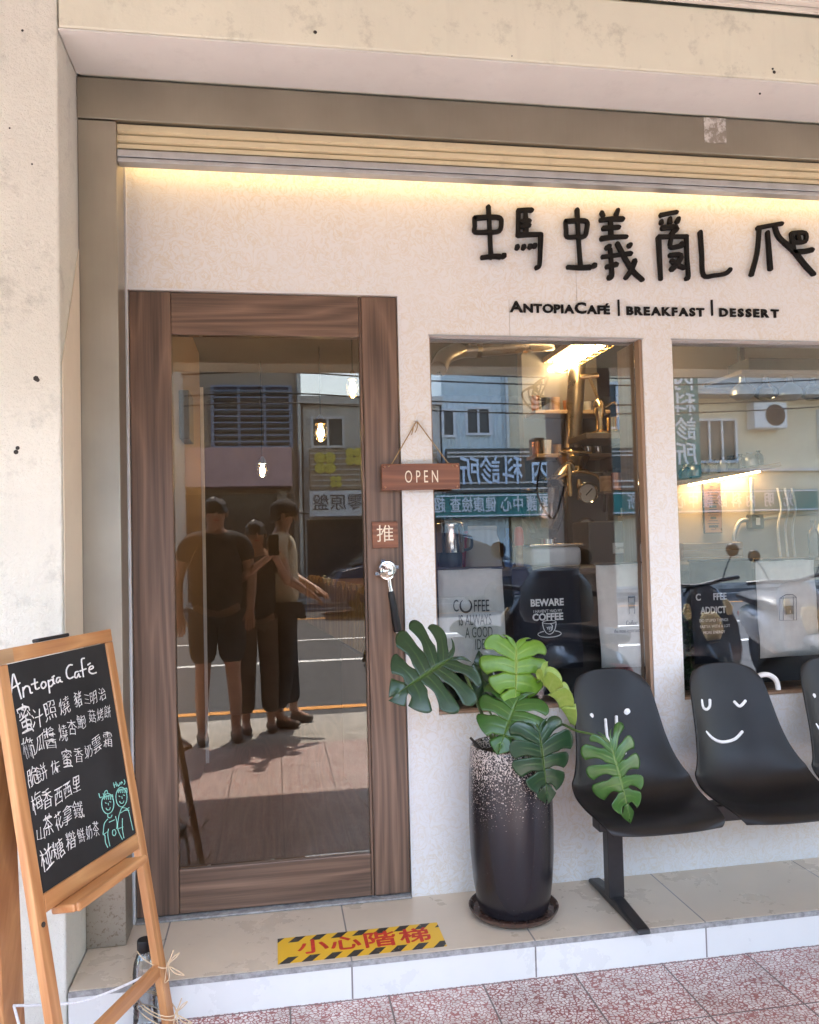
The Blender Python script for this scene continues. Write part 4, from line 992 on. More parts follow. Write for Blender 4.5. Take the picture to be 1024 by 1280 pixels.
# coffee roaster: flue, flexible hose, drum with two dials
rs = thing('coffee_roaster', ay(715, 620, 1.0), 'brass and black coffee roaster with a tall flue and two round gauges', 'roaster')
mb = MB(); mb.tube([ay(722, 448, 1.25), ay(718, 520, 1.25), ay(716, 570, 1.25)], .045, 16); mb.build('flue', M['ironpipe'], rs, True)
p = ay(716, 572, 1.25); mb = MB(); mb.lathe([(.05, .05), (.075, .03), (.09, .0), (.075, -.03), (.06, -.06), (.085, -.07), (.06, -.1), (0, -.1)], p, 18); mb.build('collar', M['brass'], rs, True)
mb = MB(); P = catmull([ay(712, 585, 1.2), ay(700, 598, 1.15), ay(690, 618, 1.1), ay(686, 650, 1.05), ay(686, 690, 1.0)], 8)
mb.tube(P, [.036 + .005 * (i % 2) for i in range(len(P))], 12); mb.build('hose', M['ironpipe'], rs, True)
mb = MB(); q0, q1 = ay(708, 590, .95), ay(764, 706, .95); mb.box(q0.x, q1.x, .95, 1.3, q1.z, q0.z); mb.build('body', M['cabinet'], rs, bevel=.02)
for px, py in ((735, 616), (733, 661)):
    c = ay(px, py, .93); mb = MB(); mb.lathe([(.0, .0), (.040, .0), (.044, -.008), (.050, -.012), (.054, -.006), (.055, .02)], c, 28, 0, 'y'); g = mb.build('gauge', M['chrome'], rs, True)
    mb = MB(); mb.lathe([(0, -.003), (.040, -.002)], c, 24, 0, 'y'); mb.tube([c + Vector((-.012, -.006, -.012)), c + Vector((.02, -.006, .02))], .003, 6, 1); mb.build('face', [M['paleink'], M['ink']], g)
for px, py, h_ in ((703, 615, .12), (724, 612, .1), (712, 600, .16)):
    p = ay(px, py, .94); mb = MB(); mb.lathe([(.012, -h_ / 2), (.014, -h_ * .2), (.009, 0), (.016, h_ * .2), (.010, h_ / 2)], p, 12); mb.build('valve', M['brass'], rs, True)
mb = MB(); mb.tube(catmull([ay(690, 603, .94), ay(720, 590, .94), ay(745, 594, .94), ay(752, 606, .94)], 5), .008, 8); mb.tube([ay(700, 565, .94), ay(740, 566, .94)], .007, 8); mb.build('pipework', M['brass'], rs, True)
# shelf with a lever press and tins
sf2 = thing('wall_shelf', ay(745, 545, 1.1), 'narrow dark shelf on the bar wall with a lever press', 'shelf')
a, b = ay(726, 547, 1.05), ay(788, 541, 1.05); mb = MB(); mb.box(a.x, b.x, .98, 1.3, a.z - .015, a.z + .015); mb.build('board', M['intdark'], sf2, bevel=.003)
lv = thing('lever_press', ay(752, 515, 1.1), 'brass lever espresso press standing on the dark wall shelf', 'espresso press')
c = Vector(((a.x + b.x) / 2, 1.12, a.z + .016))
mb = MB(); mb.lathe([(0, 0), (.055, 0), (.055, .015), (.02, .03), (.018, .10), (.03, .12), (.03, .17), (.015, .19), (0, .19)], c, 18); mb.build('column', M['brass'], lv, True)
mb = MB(); mb.tube([c + Vector((0, 0, .18)), c + Vector((-.03, 0, .26)), c + Vector((-.05, 0, .31))], .008, 8); mb.tube([c + Vector((-.10, 0, .305)), c + Vector((.0, 0, .315))], .013, 8); mb.build('lever', M['brass'], lv, True)
mb = MB(); mb.tube(catmull([c + Vector((.03, 0, .15)), c + Vector((.09, 0, .17)), c + Vector((.10, 0, .08))]), .008, 8); mb.lathe([(0, .02), (.03, .02), (.034, .09), (.030, .09), (0, .03)], c + Vector((.055, -.03, 0)), 14); mb.build('spout', M['brass'], lv, True)
for k, (px, py, mt, lb) in enumerate(((757, 604, 'lightwood', 'pale tin beside the copper tin above the gauges'), (769, 600, 'copper', 'copper tin beside the pale tin above the gauges'))):
    p = ay(px, py, .9); r = .028; t = thing('coffee_tin', p, lb, 'tin', 'tins above the gauges'); mb = MB(); mb.lathe([(0, -.05), (r, -.05), (r, .035), (0, .036)], p, 18); mb.build('can', M[mt], t, True)
    mb = MB(); mb.lathe([(r + .001, .034), (r + .001, .048), (.01, .05), (.01, .062), (0, .063)], p, 18); mb.build('lid', M['trimdark'], t, True)
sp = thing('tin_shelf', ay(765, 613, .9), 'thin brown shelf under the two tins', 'shelf'); a, b = ay(748, 614.5, .9), ay(806, 611, .9); mb = MB(); mb.box(a.x, b.x, .84, .91, a.z - .014, a.z - .001); mb.build('board', M['intdark'], sp, bevel=.002)
mb = MB(); mb.box(a.x + .02, a.x + .03, .86, .90, a.z - .1, a.z - .0145); mb.build('bracket', M['blackmetal'], sp); mb = MB(); mb.box(b.x - .03, b.x - .02, .86, .90, a.z - .1, a.z - .0145); mb.build('bracket', M['blackmetal'], sp)
# hooks with a hanging pan and board
hk = thing('hook_rail', ay(790, 566, .6), 'brass hook rail at the right side of the first window', 'hook rail')
a, b = ay(774, 563, .6), ay(812, 560, .6); mb = MB(); mb.tube([a, b], .005, 8)
for k in range(4):
    p = a.lerp(b, (k + .5) / 4); mb.tube(catmull([p, p + Vector((.004, -.01, -.02)), p + Vector((0, -.016, -.036)), p + Vector((-.008, -.01, -.03))], 4), .003, 6)
mb.build('rail', M['brass'], hk, True)
pn = thing('hanging_pan', ay(803, 592, .59), 'small round pan hanging from the brass hooks', 'pan'); c = ay(803, 596, .585); mb = MB(); mb.lathe([(0, .0), (.055, .0), (.066, -.014), (.062, -.014), (.052, -.004), (0, -.004)], c, 24, 0, 'y'); mb.build('bowl', M['pink'], pn, True); mb = MB(); mb.bar(c + Vector((0, -.004, .06)), c + Vector((0, -.004, .125)), .012, .006); mb.build('handle', M['alu'], pn)
cb = thing('cutting_board', ay(789, 592, .6), 'small wooden board hanging beside the round pan', 'board'); c = ay(788, 594, .605); mb = MB(); mb.box(c.x - .035, c.x + .035, .60, .615, c.z - .07, c.z + .055); mb.build('board', M['lightwood'], cb, bevel=.008)
# grinder with a clear hopper
gr = thing('coffee_grinder', ay(690, 708, .4), 'white coffee grinder with a big clear hopper on the counter', 'grinder')
tp, bt_ = ay(680, 609, .4), ay(685, 674, .4); hh = tp.z - bt_.z
mb = MB(); mb.lathe([(.04, 0), (.06, hh * .15), (.085, hh * .4), (.098, hh * .7), (.1, hh * .97), (.104, hh * .98), (.096, hh * .985), (.092, hh * .7)], (tp.x, .42, bt_.z), 30); mb.build('hopper', M['hopper'], gr, True)
mb = MB(); mb.lathe([(.104, 0), (.08, .03), (.02, .036), (.012, .05), (0, .052)], (tp.x, .42, tp.z - .002), 28); mb.build('hopper_lid', M['hopper'], gr, True)
mb = MB(); mb.lathe([(0, .0), (.05, 0), (.06, hh * .14), (.058, hh * .16), (0, hh * .2)], (tp.x, .42, bt_.z + .005), 20); mb.build('beans', M['soil'], gr, True)
mb = MB(); mb.lathe([(0, -.06), (.036, -.06), (.036, .0), (.0, .001)], (tp.x + .02, .42, bt_.z), 24); mb.build('collar', M['chrome'], gr, True)
q0, q1 = ay(655, 683, .40), ay(724, 709, .40); mb = MB(); mb.box(q0.x + .02, q1.x, .36, .6, 1.262, q0.z - .004); mb.build('body', M['white'], gr, bevel=.02, seg=3)
mb = MB(); mb.box(q0.x + .01, q1.x + .004, .352, .6, q0.z - .003, q0.z + .008); mb.build('deck', M['chrome'], gr, bevel=.003)
rb = thing('tamper', ay(650, 690, .38), 'red capped wooden tamper standing left of the white grinder', 'tamper'); p = ay(650, 712, .36); mb = MB(); mb.lathe([(0, 0), (.016, 0), (.016, .09), (0, .09)], (p.x, .36, 1.262), 14); mb.build('shaft', M['lightwood'], rb, True)
mb = MB(); mb.lathe([(.019, .09), (.021, .11), (.018, .15), (.012, .165), (0, .167)], (p.x, .36, 1.262), 14); mb.build('cap', M['redplastic'], rb, True)
# steel canister and a bag
cn = thing('steel_canister', ay(563, 710, .33), 'shiny steel canister with a black foot at the left of the first window', 'canister'); c = ay(563, 690, .34); R_ = .056
mb = MB(); mb.lathe([(R_, .07), (R_, .17), (R_ + .004, .175), (R_ + .004, .185), (R_ * .8, .197), (.02, .2), (.0, .2)], (c.x, .34, 1.262), 28); mb.build('can', M['chrome'], cn, True)
mb = MB(); mb.lathe([(0, 0), (.045, 0), (.047, .05), (.042, .069), (0, .0695)], (c.x, .34, 1.262), 24); mb.build('foot', M['cabinet'], cn, True)
mb = MB(); mb.lathe([(0, .201), (.022, .201), (.024, .212), (0, .216)], (c.x, .34, 1.262), 18); mb.build('knob', M['blackmetal'], cn, True); mb = MB(); mb.tube(catmull([(c.x + R_, .34, 1.40), (c.x + R_ + .03, .34, 1.39), (c.x + R_ + .03, .34, 1.35), (c.x + R_, .34, 1.34)], 4), .006, 8); mb.build('handle', M['blackmetal'], cn, True)
bg_ = thing('paper_bag', ay(600, 700, .45), 'rolled brown paper bag behind the steel canister', 'bag'); c = ay(605, 695, .46)
mb = MB(); P = []
for i in range(7):
    t = i / 6; wx = .075 * (1 - .25 * t * t); wy = .045 * (1 - .75 * t)
    P.append([(c.x + wx * math.copysign(abs(math.cos(a_)) ** .5, math.cos(a_)) + .006 * random.random(), .48 + wy * math.copysign(abs(math.sin(a_)) ** .5, math.sin(a_)) + .006 * random.random(), 1.262 + .16 * t) for a_ in [2 * PI * k / 16 for k in range(17)]])
mb.grid(P); mb.build('sack', M['intwall'], bg_, True); mb = MB(); mb.tube([(c.x - .06, .48, 1.425), (c.x + .06, .48, 1.425)], .012, 8); mb.build('rolled_top', M['intwall'], bg_, True)
# black cabinet with a card, box of books
q0, q1 = ay(735, 652, .5), ay(812, 708, .5)
ck = thing('black_box', (q0.x, .5, 1.26), 'charcoal metal box with a small white card behind the first window', 'box'); mb = MB(); mb.box(q0.x, q1.x + .02, .5, .69, 1.262, q0.z); mb.build('body', M['cabinet'], ck, bevel=.006)
c = ay(778, 685, .498); mb = MB(); mb.box(c.x - .044, c.x + .044, .496, .4985, c.z - .023, c.z + .023); cd2 = mb.build('card', M['white'], ck, bevel=.003)
mb = MB(); add_text(mb, 'Espresso is', .018, facing((c.x, .4955, c.z + .003)), thick=.0005, xs=.8); mb.build('lettering', M['ink'], cd2)
bk = thing('book_box', ay(794, 642, .52), 'shallow wooden box of small packets on top of the charcoal box', 'box'); c = ay(794, 651, .55)
mb = MB(); mb.box(c.x - .05, c.x + .075, .52, .62, q0.z + .002, q0.z + .022); mb.build('tray', M['lightwood'], bk, bevel=.003)
for k in range(7):
    mb = MB(); x = c.x - .04 + k * .016; mb.box(x, x + .012, .53, .61, q0.z + .0225, q0.z + .06 + .008 * math.sin(k * 2.1)); mb.build('packet', M[('canvas', 'redplastic', 'cabinet', 'lightwood')[k % 4]], bk, bevel=.002)
# second window: lit beige wall
ls2 = thing('lit_shelf', ay(900, 605, .8), 'shelf of wrapped goods with a warm light strip beneath it', 'shelf'); a, b = ay(848, 612, .85), ay(962, 590, .85)
mb = MB(); mb.bar(a + Vector((0, -.02, .03)), b + Vector((0, -.02, .03)), .16, .02); mb.build('board', M['lightwood'], ls2, bevel=.003)
mb = MB(); mb.bar(a.lerp(b, .12) + Vector((0, -.0, .012)), a.lerp(b, .88) + Vector((0, -.0, .012)), .022, .008); mb.build('light_strip', M['glow_shelf'], ls2)
for k in range(9):
    p = a.lerp(b, .06 + .1 * k) + Vector((0, -.02, .045)); s_ = .03 + .008 * math.sin(k * 3)
    mb = MB(); mb.lathe([(0, 0), (s_, .002), (s_ * 1.05, .03), (s_ * .8, .05), (s_ * .3, .06), (s_ * .5, .07)], p, 9); t = mb.build('wrapped_pack', M[('clearplastic', 'alu', 'cabinet')[k % 3]], None, True)
    tag(t, 'plastic wrapped packs in a row on the lit shelf', 'pack', 'packs on the lit shelf')
mn = thing('wall_menu', ay(891, 635, .91), 'narrow framed menu board on the lit beige wall', 'menu board'); c = ay(891, 635, .905); mb = MB(); mb.box(c.x - .048, c.x + .048, .905, .917, c.z - .125, c.z + .125); mb.build('frame', M['ink'], mn, bevel=.002)
mb = MB(); mb.box(c.x - .044, c.x + .044, .9025, .9045, c.z - .121, c.z + .121); mb.build('sheet', M['copper'], mn)
mb = MB()
for k in range(16):
    wv = .03 * (.4 + .6 * abs(math.sin(k * 2.3))); hz = .003 if k not in (7, 11, 14) else .012
    mb.box(c.x - wv, c.x + wv, .9012, .9022, c.z + .105 - k * .014 - hz / 2, c.z + .105 - k * .014 + hz / 2)
mb.build('lettering', M['ink'], mn)
sw = thing('switch_box', ay(943, 650, .9), 'brown switch box with bent metal conduit on the beige wall', 'switch'); c = ay(943, 652, .9); mb = MB(); mb.box(c.x - .035, c.x + .035, .87, .917, c.z - .035, c.z + .035); mb.build('box', M['trimdark'], sw, bevel=.004)
mb = MB(); mb.box(c.x - .01, c.x + .012, .866, .8695, c.z - .018, c.z + .018); mb.build('rocker', M['white'], sw, bevel=.002)
mb = MB(); mb.tube([(c.x - .008, .9, c.z + .036), (c.x - .008, .9, c.z + .22)], .011, 10); mb.tube(catmull([(c.x - .036, .9, c.z + .01), (c.x - .08, .9, c.z + .0), (c.x - .11, .9, c.z - .06), (c.x - .11, .9, c.z - .12)], 5), .011, 10); mb.tube(catmull([(c.x + .036, .9, c.z + .01), (c.x + .2, .9, c.z + .03), (c.x + .5, .9, c.z + .04), (c.x + .9, .9, c.z + .07)], 5), .010, 10); mb.build('conduit', M['alu'], sw, True)
wb = thing('wooden_crate', ay(893, 690, .8), 'light plank crate on the counter behind the second window', 'crate'); a, b = ay(854, 679, .6), ay(930, 704, .6); mb = MB()
for k in range(3): mb.box(a.x, b.x, .60, .615, b.z + k * (a.z - b.z) / 3 + .001, b.z + (k + 1) * (a.z - b.z) / 3 - .002)
mb.build('front_planks', M['lightwood'], wb, bevel=.003); mb = MB(); mb.box(a.x, a.x + .015, .616, .69, b.z, a.z); mb.box(b.x - .015, b.x, .616, .69, b.z, a.z); mb.build('side_planks', M['lightwood'], wb, bevel=.003)
rk = thing('storage_rack', ay(950, 480, .6), 'grey hanging rack with wrapped bundles above the second window counter', 'rack'); a, b = ay(905, 470, .7), ay(1040, 462, .7)
mb = MB(); mb.box(a.x, b.x + .3, .55, .88, a.z - .02, a.z); mb.build('deck', M['intgrey'], rk, bevel=.004)
for x in (a.x + .1, b.x): mb = MB(); mb.box(x - .012, x + .012, .7, .724, a.z + .001, 2.499); mb.build('hanger', M['blackmetal'], rk)
tvb = tag((lambda m_: (m_.box(a.x + .08, b.x + .1, .62, .80, a.z + .002, a.z + .07), m_.build('flat_carton', M['cabinet'], None, bevel=.004))[1])(MB()), 'flat dark carton lying on the hanging rack', 'carton')
for k in range(4):
    p = Vector((a.x + .03 + .12 * k, .6, a.z - .021)); mb = MB(); mb.lathe([(.012, 0), (.015, -.03), (.05, -.06), (.055, -.09), (.03, -.11), (0, -.112)], p, 9); t = mb.build('wrapped_bundle', M['clearplastic' if k % 2 else 'alu'], None, True); tag(t, 'plastic wrapped bundles hanging below the grey rack', 'bundle', 'bundles under the rack')
def cup(p, r, h, mat, name, label, cat, grp):
    t = MB(); t.lathe([(0, 0), (r * .75, 0), (r * .8, .004), (r, h), (r * .93, h), (r * .7, .01), (0, .008)], p, 14); o = t.build(name, M[mat], None, True); return tag(o, label, cat, grp)
def bottle(p, r, h, mat, label, grp):
    t = MB(); t.lathe([(0, 0), (r, .002), (r, h * .6), (r * .8, h * .7), (r * .35, h * .78), (r * .33, h * .93), (r * .42, h * .94), (r * .42, h), (0, h)], p, 14); return tag(t.build('syrup_bottle', M[mat], None, True), label, 'bottle', grp)
rl = random.Random(12)
us = thing('cup_shelf', ay(700, 508, 1.35), 'dark bar shelf lined with small cups behind the flue', 'shelf')
a, b = ay(664, 512, 1.3), ay(800, 500, 1.3)
mb = MB(); mb.box(1.36, 1.775, 1.24, 1.418, 2.03, 2.05); mb.build('board', M['lightwood'], us, bevel=.003); mb = MB(); mb.box(1.36, 1.775, 1.24, 1.418, 1.80, 1.82); mb.build('board', M['lightwood'], us, bevel=.003)
for z in (2.0505, 1.8205):
    for k in range(7): cup(Vector((1.385 + .058 * k, 1.30 + .03 * rl.random(), z)), .022 + .004 * rl.random(), .05 + .05 * rl.random(), ('white', 'copper', 'chrome', 'cabinet', 'lightwood')[rl.randrange(5)], 'cup', 'small cups lined up on the dark bar shelves', 'cup', 'cups on the bar shelves')
for k in range(5): bottle(Vector((.80 + .045 * k, .52 + .03 * (k % 2), 1.2605)), .019, .15 + .03 * rl.random(), ('redplastic', 'cabinet', 'copper', 'lightwood', 'blueenamel')[k], 'syrup bottles between the canister and the grinder', 'bottles beside the grinder')
for k in range(6): bottle(Vector((2.40 + .07 * k, .50 + .03 * (k % 2), 1.2605)), .024, .17 + .05 * rl.random(), ('clearplastic', 'white', 'cabinet', 'copper', 'lightwood', 'blueenamel')[k], 'bottles standing on the counter behind the second window', 'bottles behind the second window')
wr = thing('cable_bundle', ay(985, 640, .8), 'three white cables hanging against the beige wall', 'cables'); mb = MB()
for k in range(3): p = ay(972 + 9 * k, 610, .88); mb.tube(catmull([p, p + Vector((.01, -.01, -.1)), p + Vector((-.006, 0, -.2)), p + Vector((.004, 0, -.36))], 4), .006, 6)
mb.build('cable', M['rope'], wr, True)
# posters hanging inside the glass
def poster(corners, mat, label):
    t = thing('canvas_poster', ay(*corners[0], .08), label, 'poster'); P = [ay(px, py, .08) for px, py in corners]
    mb = MB(); R, Cn = 10, 8
    mb.grid([[P[0].lerp(P[1], j / Cn).lerp(P[3].lerp(P[2], j / Cn), i / R) + Vector((0, .004 * math.sin(j * .9 + i * .5) + .003 * math.sin(i * 1.3), 0)) for j in range(Cn + 1)] for i in range(R + 1)])
    mb.build('cloth', M[mat], t, True, solid=.0015)
    mb = MB(); mb.tube([P[0] + Vector((-.004, .002, .002)), P[1] + Vector((.004, .002, .002))], .005, 8); mb.build('rod', M['cabinet'], t, True); return t
def ptext(par, rows, mat, y=.069):
    mb = MB()
    for body, px, py, h, xs, off in rows:
        c = ay(px, py, y); add_text(mb, body, h, facing(c), thick=.0006, xs=xs, off=off)
    return mb.build('lettering', M[mat], par)
p1 = poster([(547, 712), (628, 710), (634, 838), (552, 842)], 'canvas', 'cream canvas poster saying coffee is always a good idea')
ptext(p1, [('C', 570, 758, .062, .5, .0), ('FFEE', 602, 758, .062, .5, 0), ('IS ALWAYS', 594, 775.5, .055, .46, 0), ('A GOOD', 599, 791, .055, .46, 0), ('IDEA', 603, 806, .055, .46, 0)], 'ink')
mb = MB(); c = ay(582.5, 757, .069); mb.tube([c + Vector((.021 * math.cos(a_), 0, .024 * math.sin(a_))) for a_ in [math.radians(125 + 290 * k / 20) for k in range(21)]], [.0012 + .0028 * math.sin(PI * k / 20) for k in range(21)], 6); mb.build('ring_mark', M['ink'], p1)
p2 = poster([(640, 711), (724, 709), (729, 834), (644, 838)], 'darkcanvas', 'dark canvas poster warning beware with white lettering')
ptext(p2, [('BEWARE', 684, 753.5, .036, .92, .0012), ("I HAVEN'T HAD MY", 685, 764, .016, .8, 0), ('COFFEE', 685, 771.5, .036, .95, .0012), ('YET', 687, 785.5, .014, .9, .0004)], 'whiteprint')
mb = MB(); c = ay(687, 785, .069); E_ = lambda rx, rz, dz, a0, a1, n=16: [c + Vector((rx * math.cos(math.radians(a0 + (a1 - a0) * k / n)), 0, dz + rz * math.sin(math.radians(a0 + (a1 - a0) * k / n)))) for k in range(n + 1)]
mb.tube(E_(.026, .006, .022, 0, 360), .0014, 6); mb.tube(E_(.026, .045, .022, 180, 360), .0016, 6); mb.tube(E_(.045, .012, -.022, 120, 420), .0018, 6); mb.tube(E_(.012, .014, .002, -100, 100) , .0014, 6)
mb.build('cup_drawing', M['whiteprint'], p2)
p3 = poster([(745, 706), (809, 704), (815, 833), (752, 835)], 'canvas', 'cream canvas poster with a takeaway cup about coffee the most important')
ptext(p3, [('Coffee:', 790, 779, .026, .62, 0), ('the most important m', 786, 788.5, .020, .64, 0)], 'ink')
mb = MB(); c = ay(790, 757, .069); mb.box(c.x - .0115, c.x + .0115, .0685, .0695, c.z - .010, c.z + .012); mb.tube([c + Vector((-.013, 0, .03)), c + Vector((-.010, 0, -.03)), c + Vector((.010, 0, -.03)), c + Vector((.013, 0, .03)), c + Vector((-.013, 0, .03))], .0012, 6); mb.box(c.x - .014, c.x + .014, .0685, .0695, c.z + .031, c.z + .035); mb.build('cup_drawing', M['ink'], p3)
p4 = poster([(862, 702), (940, 700), (948, 826), (868, 830)], 'darkcanvas', 'dark canvas poster reading coffee addict')
ptext(p4, [('C', 873, 747, .036, .85, .001), ('FFEE', 900, 746, .036, .8, .001), ('ADDICT', 892, 763, .036, .78, .001), ('DO STUPID THINGS', 892.5, 775.5, .0155, .86, 0), ('FASTER WITH A LOT', 894, 783, .0155, .86, 0), ('MORE ENERGY', 893, 790.5, .0155, .86, 0)], 'paleink')
p5 = poster([(945, 701), (1018, 699), (1024, 818), (950, 823)], 'canvas', 'cream canvas poster with a drawn coffee bag')
mb = MB(); c = ay(986, 762, .069)
for ln in ([(-.035, .045), (-.04, -.04), (.032, -.042), (.036, .045), (-.035, .045)], [(-.02, .05), (-.024, -.04)], [(.022, .05), (.02, -.04)], [(-.035, .045), (-.01, .058), (.02, .058), (.036, .045)]): mb.tube([c + Vector((x, 0, z)) for x, z in ln], .0013, 6)
mb.box(c.x - .012, c.x + .022, .0683, .0693, c.z - .018, c.z + .014); mb.build('bag_drawing', M['ink'], p5)
mb = MB(); add_text(mb, '1', .016, facing(ay(988, 765, .0678)), thick=.0004); mb.build('lettering', M['whiteprint'], p5)
iv = thing('trailing_ivy', ay(864, 800, .16), 'strip of trailing dark foliage at the left edge of the second window', 'plant'); mb = MB(); rl = random.Random(9)
for k in range(420):
    p = ay(858, 765 + 112 * rl.random(), .13) + Vector((.045 * rl.random(), .05 * rl.random(), 0)); d = Vector((rl.uniform(-1, 1), rl.uniform(-1, .2), rl.uniform(-.6, .6))).normalized(); e = d.orthogonal().normalized(); s_ = .007 + .005 * rl.random()
    mb.add([p - d * s_, p + e * s_ * .6, p + d * s_, p - e * s_ * .6], [(0, 1, 2, 3)])
mb.build('foliage', M['ivyleaf'], iv); mb = MB(); mb.tube([ay(861, 762, .155), ay(866, 872, .155)], .004, 6); mb.build('stem', M['stalk'], iv)

# ================================================================ THE STREET BEHIND (reflected in the glass)
M['tilewall'] = plain('brown mosaic facade', (.42, .34, .26), .8, var=.15, scale=30)
M['beigewall'] = plain('beige facade render', (.80, .68, .48), .85, var=.1, scale=2)
M['greywall'] = plain('grey facade render', (.62, .59, .54), .85, var=.12, scale=2)
M['pinksign'] = plain('faded pink awning board', (.62, .40, .40), .7, var=.1, scale=3)
M['bluegrille'] = plain('blue grey window frame', (.26, .33, .46), .5)
M['darkglass'] = plain('dark facade glass', (.03, .035, .04), .12)
M['signdark'] = plain('dark green grey sign board', (.07, .085, .08), .6)
M['signteal'] = plain('teal sign board', (.03, .22, .2), .6)
M['signblue'] = plain('pale blue sign letters', (.68, .78, .92), .6)
M['signwhite'] = plain('white sign board', (.8, .8, .8), .6)
M['signyellow'] = plain('brown striped sign board', (.4, .3, .2), .6)
M['clover'] = plain('mustard clover paint', (.75, .62, .12), .6)
def mat_corrug():
    mt, nt, bs = new_mat('corrugated pale blue sheet'); v = coords(nt); x = sep(nt, v)[0]
    wv = math_(nt, 'SINE', math_(nt, 'MULTIPLY', x, 42)); n = noise(nt, v, 2, 4)
    nt.links.new(ramp(nt, n, [(.3, (.60, .70, .72)), (.7, (.72, .80, .82))]), bs.inputs['Base Color']); bs.inputs['Roughness'].default_value = .6
    bump(nt, bs, wv, .8, .02); return mt
M['corrug'] = mat_corrug()
FY = -17.0
def building(name, x0, x1, z1, mat, label, depth=6, y=FY):
    t = thing(name, ((x0 + x1) / 2, y, .08), label, 'building', 'buildings across the street')
    mb = MB(); mb.box(x0, x1, y - depth, y, .08, z1); mb.build('wall', M[mat], t)
    mb = MB(); mb.box(x0 - .05, x1 + .05, y - depth, y + .15, z1 + .003, z1 + .2); mb.build('parapet', M['greywall'], t)
    return t
def win(t, x0, x1, z0, z1, bars=1, y=FY, fr='trimwhite'):
    mb = MB(); f = .06
    for b in ((x0, x1, z0 - f, z0), (x0, x1, z1, z1 + f), (x0 - f, x0, z0 - f, z1 + f), (x1, x1 + f, z0 - f, z1 + f)): mb.box(b[0], b[1], y + .003, y + .08, b[2], b[3])
    for k in range(bars): x = x0 + (k + 1) * (x1 - x0) / (bars + 1); mb.box(x - .025, x + .025, y + .012, y + .07, z0, z1)
    w_ = mb.build('window', M[fr], t); mb = MB(); mb.box(x0, x1, y + .001, y + .01, z0, z1); mb.build('pane', M['darkglass'], w_); return w_
bA = building('apartment_building', -9, .62, 6.3, 'tilewall', 'brown apartment building across the street with barred windows and a pink board')
for (x0, x1, z0, z1) in ((-1.35, .45, 3.75, 5.1), (-4.6, -2.4, 3.75, 5.1)):
    w_ = win(bA, x0, x1, z0, z1, 2, fr='bluegrille')
    mb = MB()
    for k in range(9): z = z0 + (k + .5) * (z1 - z0) / 9; mb.box(x0 - .05, x1 + .05, FY + .3, FY + .33, z - .015, z + .015)
    for k in range(4): x = x0 + k * (x1 - x0) / 3; mb.box(x - .03, x + .03, FY + .27, FY + .298, z0 - .05, z1 + .05)
    for z in (z0 - .05, z1 + .05): mb.box(x0 - .05, x1 + .05, FY + .08, FY + .29, z - .02, z + .02)
    mb.build('grille', M['bluegrille'], bA)
mb = MB(); mb.box(-3.6, .45, FY + .002, FY + .9, 2.72, 3.62); pbd = mb.build('awning_board', M['pinksign'], bA, bevel=.02)
mb = MB(); mb.box(-8.8, .5, FY + .003, FY + .03, .1, 2.6); mb.build('shop_opening', M['darkglass'], bA)
for k in range(4): mb = MB(); mb.box(-8.6 + 2.9 * k, -8.35 + 2.9 * k, FY + .031, FY + .3, .1, 2.7); mb.build('column', M['tilewall'], bA)
mb = MB(); mb.tube([(.66, FY + .1, .1), (.66, FY + .1, 6.0)], .06, 10); mb.build('drainpipe', M['alu'], bA)
bB = building('low_building', .75, 4.15, 4.75, 'greywall', 'low grey shop across the street under a clover sign')
win(bB, 1.0, 1.7, 3.75, 4.4); win(bB, 2.3, 3.2, 3.75, 4.4)
mb = MB(); mb.box(.8, 4.1, FY + .003, FY + .03, .1, 1.95); mb.build('shop_opening', M['darkglass'], bB)
cs = thing('clover_sign', (2, FY + .3, 3.1), 'brown striped shop sign painted with mustard clovers', 'sign'); mb = MB(); mb.box(.88, 4.0, FY + .2, FY + .3, 2.66, 3.62); mb.build('board', M['signyellow'], cs, bevel=.01)
mb = MB()
for k in range(7): mb.box(.9, 3.98, FY + .3005, FY + .312, 2.74 + .13 * k, 2.77 + .13 * k)
mb.build('stripe', M['greywall'], cs)
mb = MB()
for cx, cz, r in ((1.25, 3.3, .17), (1.95, 3.45, .14), (1.5, 2.85, .09), (3.0, 3.3, .17), (3.6, 2.9, .12)):
    for a_ in (45, 135, 225, 315): mb.lathe([(0, .03), (r * .8, .03), (r * .8, .0)], (cx + r * math.cos(math.radians(a_)), FY + .314, cz + r * math.sin(math.radians(a_))), 12, axis='y')
mb.build('clover', M['clover'], cs)
wsn = thing('white_sign', (1.5, FY + .3, 2.3), 'white shop sign with dark characters below the clover sign', 'sign'); mb = MB(); mb.box(.86, 3.4, FY + .2, FY + .3, 2.02, 2.64); mb.build('board', M['signwhite'], wsn, bevel=.01)
mb = MB(); add_text(mb, '聚零原盤', .42, facing_back((1.75, FY + .31, 2.33)), thick=.01); mb.build('lettering', M['ink'], wsn)
bC = building('metal_building', 4.2, 5.85, 5.9, 'corrug', 'pale blue corrugated building across the street with a small white window')
win(bC, 4.85, 5.4, 4.05, 4.65); win(bC, 4.24, 4.48, 4.0, 4.6, 0)
mb = MB(); mb.tube([(5.87, FY + .08, 3.5), (5.87, FY + .08, 5.8)], .05, 8); mb.build('drainpipe', M['alu'], bC)
bD = building('clinic_building', 5.93, 9.9, 6.0, 'beigewall', 'plain beige clinic building across the street')
win(bD, 7.6, 8.8, 4.2, 5.3)
bE = building('beige_building', 10.2, 17, 6.1, 'beigewall', 'beige building across the street with an air conditioner beside its window')
win(bE, 11.0, 12.1, 3.3, 4.35, 2); win(bE, 14.6, 16.0, 3.5, 4.6); mb = MB(); mb.box(10.3, 16.9, FY + .003, FY + .12, 3.0, 3.08); mb.build('ledge', M['greywall'], bE)
